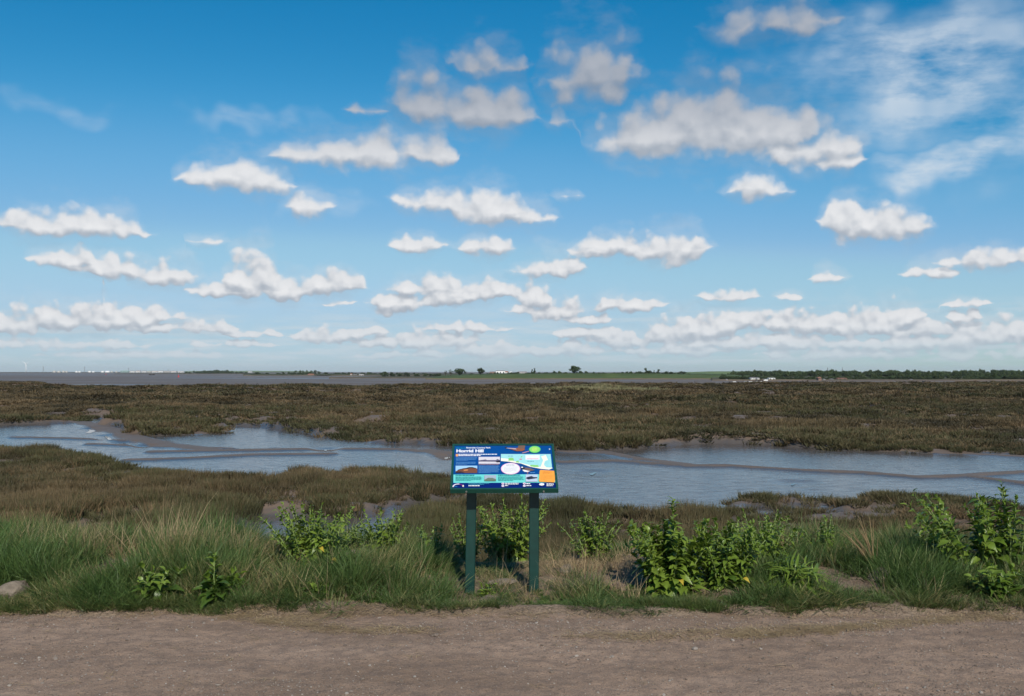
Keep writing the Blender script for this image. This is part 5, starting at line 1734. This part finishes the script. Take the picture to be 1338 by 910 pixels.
house(461, 466, 489, 491, 1395, 'grey barn between two white cottages', M_ROOF, M_ROOF, .3)
house(469, 475, 488.9, 491.4, 1385, 'white cottage with a grey roof on the wooded shore')
house(640, 648, 485.6, 490, 1300, 'long low wing of the pale buildings behind the bank', M_BROWN, M_ROOF, .2)
house(648, 660, 484.4, 490, 1290, 'tallest pale building block behind the grassy bank', M_WHITE, M_ROOF, .12)
house(656, 664, 485.2, 490, 1300, 'pale block with brown roof next to the domed tank', M_WHITE, M_RROOF, .35)
house(676.5, 688.5, 485.6, 490, 1300, 'pale long building near the two narrow columnar trees', M_WHITE, M_ROOF, .35)
dm = thing('domed_tank', 'white domed tank between the pale buildings', 'tank', (at(667.5, 1300).x, 1300, zat(490, 1300)), 0, 'far buildings')
r_ = 2.6 / FPX * 1300
MB().tube([(0, 0, -2), (0, 0, 1.2)], r_, 20).build('wall', M_WHITE, dm)
MB().tube([(0, 0, 1.2), (0, 0, 2.2), (0, 0, 3.3), (0, 0, 4.2), (0, 0, 4.6)], [r_, r_ * .93, r_ * .72, r_ * .4, r_ * .05], 20).build('dome', M_WHITE, dm, True)

# storage tanks and sheds on the far shore
def tank(px, w, ytop, D, label, mat):
    z0 = -1.9; h = zat(ytop, D) - z0
    t = thing('storage_tank', label, 'tank', (at(px, D).x, D, z0), 0, 'storage tanks on the far shore')
    rr = w / 2 / FPX * D
    MB().tube([(0, 0, -1), (0, 0, h * .9)], rr, 20).build('shell', mat, t)
    MB().tube([(0, 0, h * .9), (0, 0, h)], [rr * 1.01, rr * .15], 20).build('roof', mat, t)
NC = [0, 0]
M_TANK = plain('tank_cream', (.50, .48, .44), .6)
M_GRN = plain('shed_green', (.25, .36, .34), .7)
for i, (px, w, yt, mt) in enumerate(((71, 4.2, 484.6, M_TANK), (77, 4.8, 484.9, M_TANK), (83, 3.6, 484.7, M_TANK), (87, 3.2, 485, M_TANK), (100, 3.6, 485.2, M_WHITE), (104, 3, 485.3, M_WHITE), (117, 4.2, 485, M_WHITE), (122, 3.6, 485.3, M_WHITE), (134, 4.0, 484.9, M_WHITE), (146, 3.4, 485.3, M_TANK), (152, 3.0, 485.4, M_TANK))):
    NC[mt is M_WHITE] += 1
    tank(px, w, yt, 5350 + 15 * i, ORD[NC[mt is M_WHITE] - 1] + (' white' if mt is M_WHITE else ' cream') + ' storage tank on the far shore counted from the wind turbine', mt)
t_ = thing('domed_tank', 'big bright white domed tank on the far shore', 'tank', (at(140.5, 5300).x, 5300, -1.5))
MB().tube([(0, 0, -1), (0, 0, 3)], 14, 24).build('wall', M_WHITE, t_)
MB().tube([(0, 0, 3), (0, 0, 5.2), (0, 0, 7), (0, 0, 8), (0, 0, 8.4)], [14, 12.6, 9, 5, .5], 24).build('dome', M_WHITE, t_, True)
for i, (a, b_, yt, wl, rf, lb) in enumerate(((157, 168, 484.6, M_GRN, M_GRN, 'long green roofed shed on the far shore'), (169, 176, 485, M_WHITE, M_ROOF, 'pale shed beside the green roofed shed'), (177, 183, 484.8, M_WHITE, M_RROOF, 'pale building with a reddish roof in the far town'), (185, 191, 485, M_WHITE, M_ROOF, 'row of pale houses in the far town, nearest the reddish roof'), (192, 197, 484.6, M_TANK, M_GRN, 'taller pale block in the far town'), (198, 206, 485.2, M_WHITE, M_RROOF, 'low pale terrace in the far town'), (207, 213, 484.8, M_WHITE, M_ROOF, 'pale block beside the low terrace in the far town'), (214, 222, 485, M_TANK, M_ROOF, 'wide cream building in the far town'), (223, 230, 485.2, M_WHITE, M_RROOF, 'white terrace at the end of the far town'), (232, 240, 485.3, M_WHITE, M_ROOF, 'last pale building before the wooded island'), (324, 329, 485.6, M_WHITE, M_ROOF, 'pale houses beyond the wooded island'))):
    house(a, b_, yt - .2, 487, 5320 + i * 12, lb, wl, rf, .3, 18)

# buoys, hulks and small boats on the mud
def buoy(px, py, D, s, label):
    t = thing('buoy', label, 'buoy', (at(px, D).x, D, FZ), 0, 'red buoys')
    MB().tube([(0, 0, -.2 * s), (0, 0, .3 * s), (0, 0, .55 * s)], [.9 * s, 1.0 * s, .75 * s], 16).build('float', M_RED, t)
    MB().tube([(0, 0, .55 * s), (0, 0, 1.6 * s)], [.5 * s, .22 * s], 12).build('tower', M_RED, t)
    MB().tube([(0, 0, 1.6 * s), (0, 0, 2.1 * s), (0, 0, 2.3 * s)], [.34 * s, .34 * s, .1 * s], 10).build('top_mark', M_RED, t)
buoy(233.3, 493, 1050, 1.15, 'red channel buoy aground near the wooded island')
buoy(138.4, 489.8, 2000, 1.0, 'tiny red buoy in the far channel below the domed tank')
def hull(px, D, L, Wd, H, label, mat, name='boat', cabin=None, cat='boat', rotz=0.0, group=None, zb=FZ):
    t = thing(name, label, cat, (at(px, D).x, D, zb), rotz, group)
    V = []; Fs = []
    st = [(-.5, .62, .95), (-.3, .9, .85), (0, 1, .8), (.25, .85, .88), (.42, .45, 1.0), (.5, .03, 1.12)]
    for i, (x, w, h) in enumerate(st):
        V += [(x * L, -w * Wd / 2, H * h), (x * L * .94, -w * Wd * .3, 0), (x * L * .94, w * Wd * .3, 0), (x * L, w * Wd / 2, H * h)]
        if i:
            b = 4 * i
            Fs += [(b - 4 + j, b + j, b + j + 1, b - 4 + j + 1) for j in range(3)] + [(b - 1, b + 3, b, b - 4)]
    Fs += [(0, 1, 2, 3), tuple(len(V) - 4 + j for j in (3, 2, 1, 0))]
    MB().add(V, Fs).build('hull', mat, t)
    m_ = MB(); m_.box(-.5 * L, .4 * L, -Wd * .5, -Wd * .47, H * .86, H * .98); m_.build('rubbing_strake', M_ROOF, t)
    if cabin:
        x0, x1, ch = cabin
        MB().box(x0 * L, x1 * L, -Wd * .3, Wd * .3, H * .7, H + ch).build('cabin', mat, t)
        MB().box(x0 * L - .08, x1 * L + .08, -Wd * .34, Wd * .34, H + ch, H + ch + .1).build('cabin_roof', M_ROOF, t)
        MB().box(x0 * L + .15, x1 * L - .15, -Wd * .3 - .02, -Wd * .3 + .05, H + ch * .45, H + ch * .8).build('window', M_DARK, t)
    return t
hull(198.5, 1660, 9.5, 3.6, 2.2, 'long dark hulk lying on the mud before the far town', M_HULL, 'barge', None, 'barge')
hull(1207.5, 470, 3.4, 1.6, .8, 'dark wrecked boat with a small cabin stranded on the mud', M_HULL, 'boat', (-.22, .14, .75))
for i, (px, lb) in enumerate(((959.5, 'white dinghy moored at the end of the far foreshore'), (974, 'short white dinghy in the middle of the moored line'), (980.5, 'longest white dinghy in the moored line'), (988.5, 'white dinghy below the gabled cottage'), (994.5, 'smallest white dinghy in the moored line'))):
    hull(px, 560 + i * 3, [2.0, 1.3, 1.9, 1.6, 1.0][i], .9, .5, lb, M_WHITE, 'dinghy', None, 'boat', 0, 'dinghies moored off the far bank')

# ------------------------------------------------------------------ hazy air over the whole place
hm = bpy.data.materials.new('haze')
hm.use_nodes = True
hm.node_tree.nodes.clear()
k = NT(hm.node_tree)
ho = k.node('ShaderNodeOutputMaterial')
pv_ = k.node('ShaderNodeVolumePrincipled')
pv_.inputs['Color'].default_value = (.86, .92, 1.0, 1)
pv_.inputs['Density'].default_value = 3.2e-5
pv_.inputs['Anisotropy'].default_value = .0
k.l.new(pv_.outputs[0], ho.inputs['Volume'])
hb = MB().box(-42000, 42000, -300, 31000, -7, 130).build('haze', hm)
tag(hb, 'thin pale haze hanging over the far shore', 'haze', kind='stuff')
